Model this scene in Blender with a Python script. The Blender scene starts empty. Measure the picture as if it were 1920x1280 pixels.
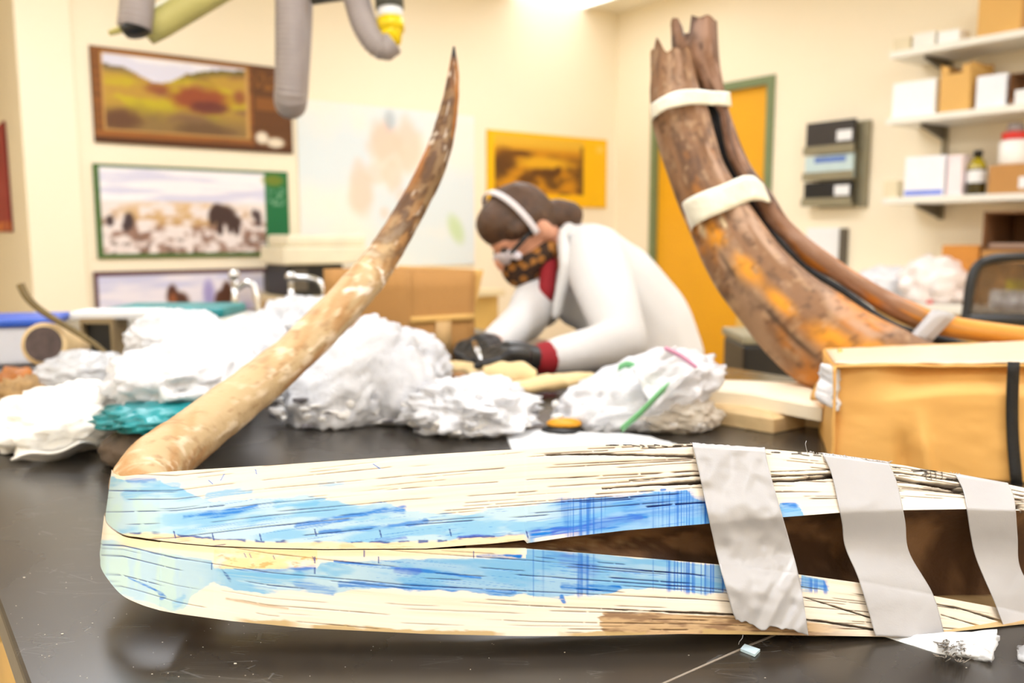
import bpy, bmesh, math, random
import numpy as np
from mathutils import Vector, Matrix, noise as mn

# ------------------------------------------------------------------ camera, world, exposure
S = bpy.context.scene
F, CX, CY = 1597.0, 960.0, 640.0          # focal length and centre of the 1920x1280 frame
PITCH = math.atan(200.0 / F)
CAMZ, ZT = 1.22, 0.93                      # eye height, bench top height
cam = bpy.data.cameras.new('camera'); camo = bpy.data.objects.new('camera', cam)
S.collection.objects.link(camo); S.camera = camo
cam.sensor_width = 36.0; cam.lens = F / 1920 * 36
camo.location = (0, 0, CAMZ); camo.rotation_euler = (math.pi / 2 - PITCH, 0, 0)
cam.clip_start = 0.02
cam.dof.use_dof = True; cam.dof.focus_distance = 0.615; cam.dof.aperture_fstop = 5.4
wd = bpy.data.worlds.new('world'); S.world = wd; wd.use_nodes = True
wd.node_tree.nodes['Background'].inputs[0].default_value = (1.0, 0.93, 0.82, 1)
wd.node_tree.nodes['Background'].inputs[1].default_value = 0.6
S.view_settings.view_transform = 'Standard'; S.view_settings.look = 'None'
S.view_settings.gamma = 1.0; S.view_settings.use_curve_mapping = False
S.view_settings.exposure = 0.30
LAMP = 11.0                                # radiance of the ceiling troffers
S.cycles.use_denoising = True
S.cycles.max_bounces = 8; S.cycles.diffuse_bounces = 5; S.cycles.glossy_bounces = 3
S.cycles.transparent_max_bounces = 12; S.cycles.transmission_bounces = 4
S.cycles.sample_clamp_indirect = 6.0

# ------------------------------------------------------------------ geometry helpers
cp, sp = math.cos(PITCH), math.sin(PITCH)
def ray(x, y):
    a, b = (x - CX) / F, -(y - CY) / F
    return np.array([a, cp + b * sp, b * cp - sp])
def P(x, y, z):                            # point seen at frame position x, y at depth z along the lens axis
    return np.array([0, 0, CAMZ]) + ray(x, y) * z
def T(x, y, h=0.0):                        # point of the bench top (or h above it)
    r = ray(x, y); return np.array([0, 0, CAMZ]) + r * ((ZT + h - CAMZ) / r[2])
A1 = math.atan2(1609.0, 2140.0)            # bearing of the bench's short side (u axis)
UX, VX = np.array([math.cos(A1), math.sin(A1), 0]), np.array([-math.sin(A1), math.cos(A1), 0])
def W(u, v, z): return UX * u + VX * v + np.array([0, 0, z])
def uv(p): return float(p @ UX), float(p @ VX), float(p[2])
WA, WB, ZC = 4.52, 4.33, 2.76              # wall_back plane v, wall_right plane u, ceiling
def onA(x, y, off=0.0):
    r = ray(x, y); return np.array([0, 0, CAMZ]) + r * ((WA - off) / (r @ VX))
def onB(x, y, off=0.0):
    r = ray(x, y); return np.array([0, 0, CAMZ]) + r * ((WB - off) / (r @ UX))
def onC(x, y):
    r = ray(x, y); return np.array([0, 0, CAMZ]) + r * ((ZC - CAMZ) / r[2])

def lin(c):
    c = np.asarray(c, float) / 255.0
    return np.where(c <= 0.04045, c / 12.92, ((c + 0.055) / 1.055) ** 2.4)
rng = np.random.default_rng(7)
_lat = np.random.default_rng(3).random((256, 256))
def vn(x, y, s=0):
    x = np.asarray(x, float) + s * 17.3; y = np.asarray(y, float) + s * 9.1
    xi, yi = np.floor(x).astype(int), np.floor(y).astype(int); fx, fy = x - xi, y - yi
    fx = fx * fx * (3 - 2 * fx); fy = fy * fy * (3 - 2 * fy)
    g = lambda i, j: _lat[i % 256, j % 256]
    return (g(xi, yi) * (1 - fx) + g(xi + 1, yi) * fx) * (1 - fy) + (g(xi, yi + 1) * (1 - fx) + g(xi + 1, yi + 1) * fx) * fy
def fbm(x, y, s=0, o=4):
    t, a, n = 0, 0.5, 0
    for k in range(o):
        t = t + a * vn(np.asarray(x) * 2 ** k, np.asarray(y) * 2 ** k, s + k * 3); n += a; a *= 0.5
    return t / n
def sst(a, b, x):
    t = np.clip((x - a) / (b - a + 1e-12), 0, 1); return t * t * (3 - 2 * t)
def crom(pts, n):                          # Catmull-Rom through pts
    p = np.asarray(pts, float); m = len(p)
    p = np.vstack([2 * p[0] - p[1], p, 2 * p[-1] - p[-2]])
    out = []
    for t in np.linspace(0, m - 1, n):
        i = min(int(t), m - 2); f = t - i
        a, b, c, d = p[i], p[i + 1], p[i + 2], p[i + 3]
        out.append(0.5 * (2 * b + (c - a) * f + (2 * a - 5 * b + 4 * c - d) * f * f + (3 * b - a - 3 * c + d) * f ** 3))
    return np.array(out)

# ------------------------------------------------------------------ materials
def mat(name, c, rough=0.55, metal=0.0, var=0.06, scale=8.0, bump=0.0, bscale=60.0, spec=0.5, emit=0.0, trans=0.0, alpha=1.0, lin_in=False):
    m = bpy.data.materials.new(name); m.use_nodes = True; nt = m.node_tree; b = nt.nodes['Principled BSDF']
    c = np.asarray(c, float) if lin_in else lin(c)
    b.inputs['Roughness'].default_value = rough; b.inputs['Metallic'].default_value = metal
    b.inputs['Specular IOR Level'].default_value = spec
    b.inputs['Transmission Weight'].default_value = trans
    b.inputs['Alpha'].default_value = alpha
    tc = nt.nodes.new('ShaderNodeTexCoord')
    n = nt.nodes.new('ShaderNodeTexNoise'); n.inputs['Scale'].default_value = scale; n.inputs['Detail'].default_value = 4
    nt.links.new(tc.outputs['Object'], n.inputs['Vector'])
    r = nt.nodes.new('ShaderNodeValToRGB')
    lo, hi = np.clip(c * (1 - var), 0, 1), np.clip(c * (1 + var), 0, 1)
    r.color_ramp.elements[0].position = 0.3; r.color_ramp.elements[1].position = 0.7
    r.color_ramp.elements[0].color = (*lo, 1); r.color_ramp.elements[1].color = (*hi, 1)
    nt.links.new(n.outputs['Fac'], r.inputs[0]); nt.links.new(r.outputs[0], b.inputs['Base Color'])
    if bump:
        n2 = nt.nodes.new('ShaderNodeTexNoise'); n2.inputs['Scale'].default_value = bscale; n2.inputs['Detail'].default_value = 5
        nt.links.new(tc.outputs['Object'], n2.inputs['Vector'])
        bp = nt.nodes.new('ShaderNodeBump'); bp.inputs['Strength'].default_value = bump; bp.inputs['Distance'].default_value = 0.01
        nt.links.new(n2.outputs['Fac'], bp.inputs['Height']); nt.links.new(bp.outputs[0], b.inputs['Normal'])
    if emit:
        b.inputs['Emission Color'].default_value = (*c, 1); b.inputs['Emission Strength'].default_value = emit
    return m
def vmat(name, rough=0.5, spec=0.4, bump=0.0, bscale=200.0):   # colour painted per vertex
    m = bpy.data.materials.new(name); m.use_nodes = True; nt = m.node_tree; b = nt.nodes['Principled BSDF']
    a = nt.nodes.new('ShaderNodeAttribute'); a.attribute_name = 'Col'
    nt.links.new(a.outputs['Color'], b.inputs['Base Color'])
    b.inputs['Roughness'].default_value = rough; b.inputs['Specular IOR Level'].default_value = spec
    if bump:
        tc = nt.nodes.new('ShaderNodeTexCoord')
        n2 = nt.nodes.new('ShaderNodeTexNoise'); n2.inputs['Scale'].default_value = bscale; n2.inputs['Detail'].default_value = 5
        nt.links.new(tc.outputs['Object'], n2.inputs['Vector'])
        bp = nt.nodes.new('ShaderNodeBump'); bp.inputs['Strength'].default_value = bump; bp.inputs['Distance'].default_value = 0.005
        nt.links.new(n2.outputs['Fac'], bp.inputs['Height']); nt.links.new(bp.outputs[0], b.inputs['Normal'])
    return m
def film(name, c=(238, 238, 242), fac=0.5, rough=0.2):         # thin plastic film: partly clear, partly milky and glossy
    m = bpy.data.materials.new(name); m.use_nodes = True; nt = m.node_tree; b = nt.nodes['Principled BSDF']
    b.inputs['Base Color'].default_value = (*lin(c), 1); b.inputs['Roughness'].default_value = rough
    tr = nt.nodes.new('ShaderNodeBsdfTransparent'); mx = nt.nodes.new('ShaderNodeMixShader')
    tc = nt.nodes.new('ShaderNodeTexCoord'); n = nt.nodes.new('ShaderNodeTexNoise'); n.inputs['Scale'].default_value = 14
    nt.links.new(tc.outputs['Object'], n.inputs['Vector'])
    nb = nt.nodes.new('ShaderNodeTexNoise'); nb.inputs['Scale'].default_value = 38; nb.inputs['Detail'].default_value = 3; nb.inputs['Distortion'].default_value = 1.2
    bp = nt.nodes.new('ShaderNodeBump'); bp.inputs['Strength'].default_value = .45; bp.inputs['Distance'].default_value = 0.012
    nt.links.new(tc.outputs['Object'], nb.inputs['Vector']); nt.links.new(nb.outputs['Fac'], bp.inputs['Height']); nt.links.new(bp.outputs[0], b.inputs['Normal'])
    mr = nt.nodes.new('ShaderNodeMapRange'); mr.inputs[1].default_value = 0.3; mr.inputs[2].default_value = 0.7
    mr.inputs[3].default_value = max(0, fac - 0.2); mr.inputs[4].default_value = min(1, fac + 0.2)
    nt.links.new(n.outputs['Fac'], mr.inputs[0]); nt.links.new(mr.outputs[0], mx.inputs[0])
    nt.links.new(tr.outputs[0], mx.inputs[1]); nt.links.new(b.outputs[0], mx.inputs[2])
    nt.links.new(mx.outputs[0], nt.nodes['Material Output'].inputs['Surface'])
    return m

# ------------------------------------------------------------------ objects
def tag(o, label=None, cat=None, group=None, kind=None):
    if label: o['label'] = label
    if cat: o['category'] = cat
    if group: o['group'] = group
    if kind: o['kind'] = kind
    return o
def thing(name, loc, label, cat, group=None):
    o = bpy.data.objects.new(name, None); S.collection.objects.link(o); o.location = loc; o.empty_display_size = 0.05
    return tag(o, label, cat, group)
def wloc(o):
    v = np.zeros(3)
    while o is not None: v = v + np.array(o.location); o = o.parent
    return v
def mesh(name, v, f, m, parent=None, smooth=False, col=None, label=None):   # v in world coordinates
    v = np.asarray(v, float)
    if parent is not None: org = wloc(parent); loc = (0, 0, 0)
    else:
        org = np.array([(v[:, 0].min() + v[:, 0].max()) / 2, (v[:, 1].min() + v[:, 1].max()) / 2, v[:, 2].min()]); loc = org
    me = bpy.data.meshes.new(name); me.from_pydata((v - org).tolist(), [], f if isinstance(f, list) else f.tolist())
    me.materials.append(m); me.update()
    if smooth: me.shade_smooth()
    if col is not None:
        a = me.color_attributes.new('Col', 'FLOAT_COLOR', 'POINT')
        c = np.ones((len(v), 4), np.float32); c[:, :3] = np.clip(col, 0, 1); a.data.foreach_set('color', c.ravel())
    o = bpy.data.objects.new(name, me); S.collection.objects.link(o); o.location = loc
    if parent is not None: o.parent = parent
    if label: o['label'] = label
    return o
class MB:
    def __init__(s): s.v, s.f = [], []
    def add(s, v, f):
        k = len(s.v); s.v += [list(map(float, p)) for p in v]; s.f += [[i + k for i in q] for q in f]; return s
    def hexa(s, c8): return s.add(c8, [(0, 3, 2, 1), (4, 5, 6, 7), (0, 1, 5, 4), (1, 2, 6, 5), (2, 3, 7, 6), (3, 0, 4, 7)])
    def uvbox(s, u0, u1, v0, v1, z0, z1):
        return s.hexa([W(u0, v0, z0), W(u1, v0, z0), W(u1, v1, z0), W(u0, v1, z0), W(u0, v0, z1), W(u1, v0, z1), W(u1, v1, z1), W(u0, v1, z1)])
    def box(s, c, d, rot=0.0):
        ca, sa = math.cos(rot), math.sin(rot); out = []
        for z in (0, d[2]):
            for x, y in ((-1, -1), (1, -1), (1, 1), (-1, 1)):
                a, b = x * d[0] / 2, y * d[1] / 2; out.append((c[0] + a * ca - b * sa, c[1] + a * sa + b * ca, c[2] + z))
        return s.hexa(out)
    def tube(s, pts, rad, n=12, cap=True):
        v, f = tube_vf(pts, rad, n, cap); return s.add(v, f)
    def out(s, name, m, parent=None, smooth=False, bevel=0.0, label=None):
        o = mesh(name, s.v, s.f, m, parent, smooth, label=label)
        if bevel:
            b = o.modifiers.new('bevel', 'BEVEL'); b.width = bevel; b.segments = 2; b.limit_method = 'ANGLE'
        return o
def frames(pts):
    pts = np.asarray(pts, float); t = np.gradient(pts, axis=0); t /= np.linalg.norm(t, axis=1)[:, None] + 1e-12
    n = np.cross(t[0], [0, 0, 1.0])
    if np.linalg.norm(n) < 1e-3: n = np.array([1.0, 0, 0])
    N = []
    for k in range(len(pts)):
        n = n - t[k] * (n @ t[k]); n /= np.linalg.norm(n); N.append(n)
    N = np.array(N); return t, N, np.cross(t, N)
def tube_vf(pts, rad, n=12, cap=True):
    pts = np.asarray(pts, float); rad = np.broadcast_to(np.asarray(rad, float), (len(pts),))
    t, N, B = frames(pts); a = np.linspace(0, 2 * math.pi, n, endpoint=False)
    v = (pts[:, None] + rad[:, None, None] * (np.cos(a)[None, :, None] * N[:, None] + np.sin(a)[None, :, None] * B[:, None])).reshape(-1, 3)
    f = [(i * n + j, i * n + (j + 1) % n, (i + 1) * n + (j + 1) % n, (i + 1) * n + j) for i in range(len(pts) - 1) for j in range(n)]
    if cap: f += [tuple(range(n))[::-1], tuple((len(pts) - 1) * n + j for j in range(n))]
    return v.tolist(), f
def grid_f(nr, nc, close=False):
    i = np.arange(nr - 1)[:, None]; j = np.arange(nc if close else nc - 1)[None]
    a = i * nc + j; b = i * nc + (j + 1) % nc
    return np.stack([a, b, b + nc, a + nc], -1).reshape(-1, 4)
def prof(pts, n=24):                       # lathe profile about z: list of (r, z)
    v, f = [], []
    for r, z in pts:
        for k in range(n): v.append((r * math.cos(2 * math.pi * k / n), r * math.sin(2 * math.pi * k / n), z))
    for i in range(len(pts) - 1):
        for k in range(n): f.append((i * n + k, i * n + (k + 1) % n, (i + 1) * n + (k + 1) % n, (i + 1) * n + k))
    return np.array(v), f
_ico = {}
def ico(n):
    if n not in _ico:
        bm = bmesh.new(); bmesh.ops.create_icosphere(bm, subdivisions=n, radius=1)
        _ico[n] = (np.array([q.co[:] for q in bm.verts]), [[q.index for q in p.verts] for p in bm.faces]); bm.free()
    return _ico[n]
def blob(name, caps, m, parent=None, voxel=0.01, smooth=6, label=None, ells=(), flat=None):
    """one continuous skin grown over tapered capsules (a, ra, b, rb) and ellipsoids (centre, axes 3x3 incl. radii)"""
    bm = bmesh.new(); sv, sf = ico(2)
    def addv(v, f):
        vs = [bm.verts.new(p) for p in v]
        for q in f: bm.faces.new([vs[i] for i in q])
    for a, ra, b, rb in caps:
        a, b = np.asarray(a, float), np.asarray(b, float); L = np.linalg.norm(b - a); k = max(2, int(L / (0.45 * min(ra, rb))) + 1)
        pts = [a + (b - a) * i / (k - 1) for i in range(k)]; rs = [ra + (rb - ra) * i / (k - 1) for i in range(k)]
        addv(sv * ra + a, sf); addv(sv * rb + b, sf)
        v, f = tube_vf(pts, rs, 14); addv(v, f)
    for c, ax in ells: addv(sv @ np.asarray(ax) + np.asarray(c), sf)
    me = bpy.data.meshes.new('tmp'); bm.to_mesh(me); bm.free()
    o = bpy.data.objects.new('tmp', me); S.collection.objects.link(o)
    r = o.modifiers.new('r', 'REMESH'); r.mode = 'VOXEL'; r.voxel_size = voxel
    if smooth: q = o.modifiers.new('s', 'SMOOTH'); q.iterations = smooth; q.factor = 0.5
    dg = bpy.context.evaluated_depsgraph_get(); e = o.evaluated_get(dg); em = e.to_mesh()
    v = np.zeros(len(em.vertices) * 3); em.vertices.foreach_get('co', v); v = v.reshape(-1, 3)
    f = [list(p.vertices) for p in em.polygons]; e.to_mesh_clear()
    bpy.data.objects.remove(o); bpy.data.meshes.remove(me)
    if flat is not None: v[:, 2] = np.maximum(v[:, 2], flat)
    return mesh(name, v, f, m, parent, True, label=label)

# ================================================================== materials in use
M_wall = mat('cream_wall_paint', (250, 237, 210), 0.75, var=0.012, scale=2)
M_ceil = mat('ceiling_paint', (244, 236, 216), 0.9, var=0.02)
M_floor = mat('beige_floor_vinyl', (196, 182, 156), 0.45, var=0.08, scale=5)
M_oak = mat('oak_cabinet', (212, 172, 96), 0.45, var=0.12, scale=6)
M_white = mat('white_laminate', (240, 236, 224), 0.4, var=0.01)
M_black = mat('black_plastic', (26, 25, 25), 0.4, var=0.1)
M_dark = mat('dark_grey_metal', (92, 84, 72), 0.4, var=0.1)
M_chrome = mat('chrome', (225, 225, 225), 0.12, 1.0, var=0.02)
M_card = mat('brown_cardboard', (190, 138, 76), 0.75, var=0.06, scale=5, bump=0.15, bscale=90)
M_cardl = mat('light_cardboard', (226, 178, 100), 0.7, var=0.05, scale=5)
M_cardd = mat('dark_cardboard', (120, 78, 42), 0.8, var=0.1)
M_paper = mat('white_paper', (238, 238, 238), 0.6, var=0.015, bump=0.15, bscale=30)
M_film = film('clear_bag_film', fac=0.55)
M_milky = film('milky_bag_film', fac=0.86, rough=0.3)
M_teal = mat('teal_plastic', (24, 140, 146), 0.35, var=0.25, scale=22)
M_hose = mat('grey_hose_rubber', (165, 155, 152), 0.5, var=0.06, scale=20)
M_tape = mat('grey_duct_tape', (188, 186, 188), 0.33, var=0.03, scale=30, bump=0.03, bscale=700)
M_print = vmat('printed_ink', 0.6, 0.3)

# ================================================================== structure: room
def struct(b, name, m, bevel=0):
    o = b.out(name, m, None, bevel=bevel); o['kind'] = 'structure'; return o
U0, V0, UJ, VJ = -2.6, -3.2, 0.52, 6.3
_j = onA(43, 300); UJ = uv(_j)[0]
struct(MB().uvbox(U0 - .1, WB + .1, V0 - .1, VJ + .1, -0.05, 0.0), 'floor', M_floor)
struct(MB().uvbox(U0 - .1, WB + .1, V0 - .1, VJ + .1, ZC, ZC + 0.05), 'ceiling', M_ceil)
struct(MB().uvbox(UJ, WB, WA, WA + .12, 0, ZC), 'wall_back', M_wall)
struct(MB().uvbox(UJ, UJ + .12, WA + .12, VJ, 0, ZC), 'wall_return', M_wall)
struct(MB().uvbox(U0 - .1, UJ, VJ, VJ + .1, 0, ZC), 'wall_far', M_wall)
struct(MB().uvbox(U0 - .1, U0, V0, VJ, 0, ZC), 'wall_left', M_wall)
struct(MB().uvbox(U0, WB, V0 - .1, V0, 0, ZC), 'wall_front', M_wall)
_dl, _dr = uv(onB(1219, 420))[1], uv(onB(1449, 300))[1]
_dz = onB(1446, 141)[2]
b = MB(); b.uvbox(WB, WB + .1, V0, _dr, 0, ZC); b.uvbox(WB, WB + .1, _dl, WA + .12, 0, ZC); b.uvbox(WB, WB + .1, _dr, _dl, _dz, ZC)
struct(b, 'wall_right', M_wall)
M_frame = mat('green_grey_door_frame', (118, 132, 92), 0.5, var=0.05)
M_door = mat('yellow_door_paint', (236, 170, 24), 0.45, var=0.03, scale=3)
door = struct(MB().uvbox(WB + .02, WB + .06, _dr + .05, _dl - .05, 0.01, _dz - .05), 'door_1', M_door)
b = MB(); b.uvbox(WB - .015, WB + .09, _dr, _dr + .05, 0, _dz); b.uvbox(WB - .015, WB + .09, _dl - .05, _dl, 0, _dz)
b.uvbox(WB - .015, WB + .09, _dr + .05, _dl - .05, _dz - .05, _dz); b.out('door_frame', M_frame, door)
h = MB(); q = W(WB + .02, _dr + .14, 1.0); h.tube([q, q - UX * .05, q - UX * .05 + VX * .1], .009); h.out('door_handle', M_chrome, door, True)
_t = uv(onA(147, 300))[0]
struct(MB().uvbox(UJ, _t, WA - .03, WA, 0, ZC), 'trim_1', M_wall, .004)
M_base = mat('grey_rubber_baseboard', (110, 104, 92), 0.6)
struct(MB().uvbox(_t, WB, WA - .012, WA, 0, .1), 'baseboard_back', M_base)
struct(MB().uvbox(WB - .012, WB, _dl, WA - .012, 0, .1), 'baseboard_right', M_base)

# ceiling troffers
M_lampglow = mat('troffer_diffuser', (240, 246, 255), 0.5, var=0.0, emit=LAMP)
M_lampdim = mat('troffer_diffuser_dim', (246, 249, 255), 0.5, var=0.0, emit=LAMP * .18)
_c = uv(onC(1093, 11))
lights = [(_c[0] - .6, _c[0], _c[1] - 1.2, _c[1])]
for uc in (-1.6, 0.56, 2.72):
    for vc in (-2.0, 0.5, 3.0): lights.append((uc - .3, uc + .3, vc - .6, vc + .6))
for k, (a, c, d, e) in enumerate(lights):
    ctr = W((a + c) / 2, (d + e) / 2, ZC - .02)
    if k == 0: o = thing('ceiling_light', ctr, 'ceiling light panel in the corner where the two cream walls meet', 'ceiling light')
    else: o = thing('ceiling_light', ctr, 'recessed white ceiling light panel above the room', 'ceiling light', 'ceiling light panels overhead')
    MB().uvbox(a, c, d, e, ZC - .012, ZC - .004).out('diffuser', M_lampdim if k == 0 else M_lampglow, o)
    b = MB()
    for w in ((a - .03, a, d - .03, e + .03), (c, c + .03, d - .03, e + .03), (a, c, d - .03, d), (a, c, e, e + .03)): b.uvbox(*w, ZC - .02, ZC)
    b.out('frame', M_white, o)

# ================================================================== the bench (lab island)
U1, U2, V1, V2 = uv(T(30, 1228))[0], 1.5, 0.06, 3.3
bench = thing('lab_bench', W((U1 + U2) / 2, (V1 + V2) / 2, 0), 'long lab bench with a glossy black top on oak cabinets', 'bench')
M_top = bpy.data.materials.new('black_epoxy_top'); M_top.use_nodes = True
nt = M_top.node_tree; bs = nt.nodes['Principled BSDF']; tc = nt.nodes.new('ShaderNodeTexCoord')
bs.inputs['Base Color'].default_value = (.034, .027, .020, 1); bs.inputs['Specular IOR Level'].default_value = 0.85
n1 = nt.nodes.new('ShaderNodeTexNoise'); n1.inputs['Scale'].default_value = 5; n1.inputs['Detail'].default_value = 6
mr = nt.nodes.new('ShaderNodeMapRange'); mr.inputs[1].default_value = .3; mr.inputs[2].default_value = .7; mr.inputs[3].default_value = .23; mr.inputs[4].default_value = .31
nt.links.new(tc.outputs['Object'], n1.inputs['Vector']); nt.links.new(n1.outputs['Fac'], mr.inputs[0]); nt.links.new(mr.outputs[0], bs.inputs['Roughness'])
# fine pale scratches: stretched voronoi cell edges, broken up by noise
sc = []
for ang, s in ((0.5, 9.0), (-0.9, 7.0), (1.35, 11.0)):
    mp = nt.nodes.new('ShaderNodeMapping'); mp.inputs['Rotation'].default_value = (0, 0, ang); mp.inputs['Scale'].default_value = (s, s * 6, s)
    vo = nt.nodes.new('ShaderNodeTexVoronoi'); vo.feature = 'DISTANCE_TO_EDGE'; vo.inputs['Scale'].default_value = 1.0
    lt = nt.nodes.new('ShaderNodeMath'); lt.operation = 'LESS_THAN'; lt.inputs[1].default_value = .006
    nt.links.new(tc.outputs['Object'], mp.inputs[0]); nt.links.new(mp.outputs[0], vo.inputs['Vector']); nt.links.new(vo.outputs['Distance'], lt.inputs[0]); sc.append(lt)
n2 = nt.nodes.new('ShaderNodeTexNoise'); n2.inputs['Scale'].default_value = 22; n2.inputs['Detail'].default_value = 3
gt = nt.nodes.new('ShaderNodeMath'); gt.operation = 'GREATER_THAN'; gt.inputs[1].default_value = .59
nt.links.new(tc.outputs['Object'], n2.inputs['Vector']); nt.links.new(n2.outputs['Fac'], gt.inputs[0])
a1 = nt.nodes.new('ShaderNodeMath'); a1.operation = 'MAXIMUM'; nt.links.new(sc[0].outputs[0], a1.inputs[0]); nt.links.new(sc[1].outputs[0], a1.inputs[1])
a2 = nt.nodes.new('ShaderNodeMath'); a2.operation = 'MAXIMUM'; nt.links.new(a1.outputs[0], a2.inputs[0]); nt.links.new(sc[2].outputs[0], a2.inputs[1])
a3 = nt.nodes.new('ShaderNodeMath'); a3.operation = 'MULTIPLY'; nt.links.new(a2.outputs[0], a3.inputs[0]); nt.links.new(gt.outputs[0], a3.inputs[1])
mx = nt.nodes.new('ShaderNodeMix'); mx.data_type = 'RGBA'; mx.inputs[6].default_value = (.034, .027, .020, 1); mx.inputs[7].default_value = (.09, .083, .075, 1)
nt.links.new(a3.outputs[0], mx.inputs[0]); nt.links.new(mx.outputs[2], bs.inputs['Base Color'])
MB().uvbox(U1, U2, V1, V2, ZT - .03, ZT).out('bench_top', M_top, bench, bevel=.003)
MB().uvbox(U1 + .09, U2 - .06, V1 + .06, V2 - .06, .1, ZT - .03).out('cabinet_body', M_oak, bench)
MB().uvbox(U1 + .13, U2 - .1, V1 + .1, V2 - .1, 0, .1).out('toe_kick', M_black, bench)
for k in range(7):
    a = V1 + .07 + k * .455
    d = MB().uvbox(U1 + .075, U1 + .09, a, a + .44, .13, ZT - .05).out('cabinet_door', M_oak, bench, bevel=.003)
    q = W(U1 + .075, a + .38, .72); MB().tube([q, q - UX * .025, q - UX * .025 - np.array([0, 0, .1]), q - np.array([0, 0, .1])], .005, 8).out('handle', M_chrome, d, True)
# long pale scratch and joint scored across the top, and crumbs lying on it
M_scr = mat('pale_scratch', (150, 138, 124), 0.6)
def strip_on_top(name, pts, w, m, parent, h=.0004):
    p = np.array(pts); t, N, B = frames(p); s = np.cross(t, [0, 0, 1]); up = np.array([0, 0, h])
    v = np.vstack([p - s * w / 2, p + s * w / 2, p - s * w / 2 + up, p + s * w / 2 + up]); n = len(p)
    f = []
    for i in range(n - 1): f += [(2 * n + i, 2 * n + i + 1, 3 * n + i + 1, 3 * n + i), (i, i + 1, 2 * n + i + 1, 2 * n + i), (n + i, 3 * n + i, 3 * n + i + 1, n + i + 1)]
    return mesh(name, v, f, m, parent)
strip_on_top('scratch_line', [T(1240, 1283), T(1330, 1243), T(1400, 1212), T(1475, 1181)], .0016, M_scr, bench)
strip_on_top('scratch_line', [T(1690, 770), T(1560, 862), T(1540, 880)], .0015, M_scr, bench)
b = MB(); rr = random.Random(5); sv, sf = ico(1)
for k in range(110):
    x, y = (rr.uniform(15, 480), rr.uniform(1000, 1275)) if k < 90 else (rr.uniform(480, 1900), rr.uniform(1200, 1275))
    s = rr.uniform(.00012, .0004) * (2.4 if rr.random() < .06 else 1); c = T(x, y)
    b.add(sv * np.array([s * rr.uniform(1, 2.2), s, s * .6]) + c + np.array([0, 0, s * .5]), sf)
o = b.out('crumbs', mat('pale_crumb', (225, 215, 198), 0.7)); tag(o, 'scattered pale crumbs and dust specks on the black bench top', 'crumbs', kind='stuff')
o = mesh('ink_chip', *(lambda a: (np.vstack([a + [0, 0, .0003], a + [0, 0, .0022]]), [(3, 2, 1, 0), (4, 5, 6, 7), (0, 1, 5, 4), (1, 2, 6, 5), (2, 3, 7, 6), (3, 0, 4, 7)]))(np.array([T(1388, 1221), T(1415, 1232), T(1425, 1222), T(1396, 1212)])), mat('pale_blue_chip', (205, 228, 240), .5))
tag(o, 'small pale blue chip lying on the black bench below the first tape strip', 'chip')

# ================================================================== posters
def poster(TL, TR, BR, BL, paint, label, nx=90, ny=50, edge=(90, 66, 40), surf=onA, axis=None):
    p = [surf(*q) for q in (TL, TR, BR, BL)]
    ax = UX if surf is onA else VX
    s0 = (p[0] @ ax + p[3] @ ax) / 2; s1 = (p[1] @ ax + p[2] @ ax) / 2; z1 = (p[0][2] + p[1][2]) / 2; z0 = (p[2][2] + p[3][2]) / 2
    if surf is onA: w = lambda s, z, d: W(s, WA - d, z)
    elif surf is onB: w = lambda s, z, d: W(WB - d, s, z)
    else: w = lambda s, z, d: W(UJ - d, s, z)
    o = thing('poster', w((s0 + s1) / 2, z0, .004), label, 'poster', 'posters on the walls')
    g = []
    for z in np.linspace(z1, z0, ny): g += [w(s, z, .0125) for s in np.linspace(s0, s1, nx)]
    S_, T_ = np.meshgrid(np.linspace(0, 1, nx), np.linspace(0, 1, ny))
    col = paint(S_, T_)
    mesh('print', np.array(g), grid_f(ny, nx)[:, ::-1], M_print, o, col=lin(np.clip(col, 0, 255)).reshape(-1, 3))
    e = .004
    c = [w(s0 - e, z0 - e, .002), w(s1 + e, z0 - e, .002), w(s1 + e, z0 - e, .012), w(s0 - e, z0 - e, .012)]
    MB().hexa(c + [q + np.array([0, 0, z1 - z0 + 2 * e]) for q in c]).out('backing_board', mat('poster_edge', edge, .6), o)
    return o
def L(*c): return np.array(c, float)
def mixc(a, b, m): return a * (1 - m[..., None]) + b * m[..., None]
def ell(s, t, cx, cy, rx, ry, soft=.35, n=0.0, seed=0):
    d = np.sqrt(((s - cx) / rx) ** 2 + ((t - cy) / ry) ** 2)
    if n: d = d + n * (fbm(s * 14, t * 9, seed) - .5)
    return 1 - sst(1 - soft, 1 + soft, d)
def rect(s, t, a, b, c, d): return ((s >= a) & (s <= b) & (t >= c) & (t <= d)).astype(float)
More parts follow.
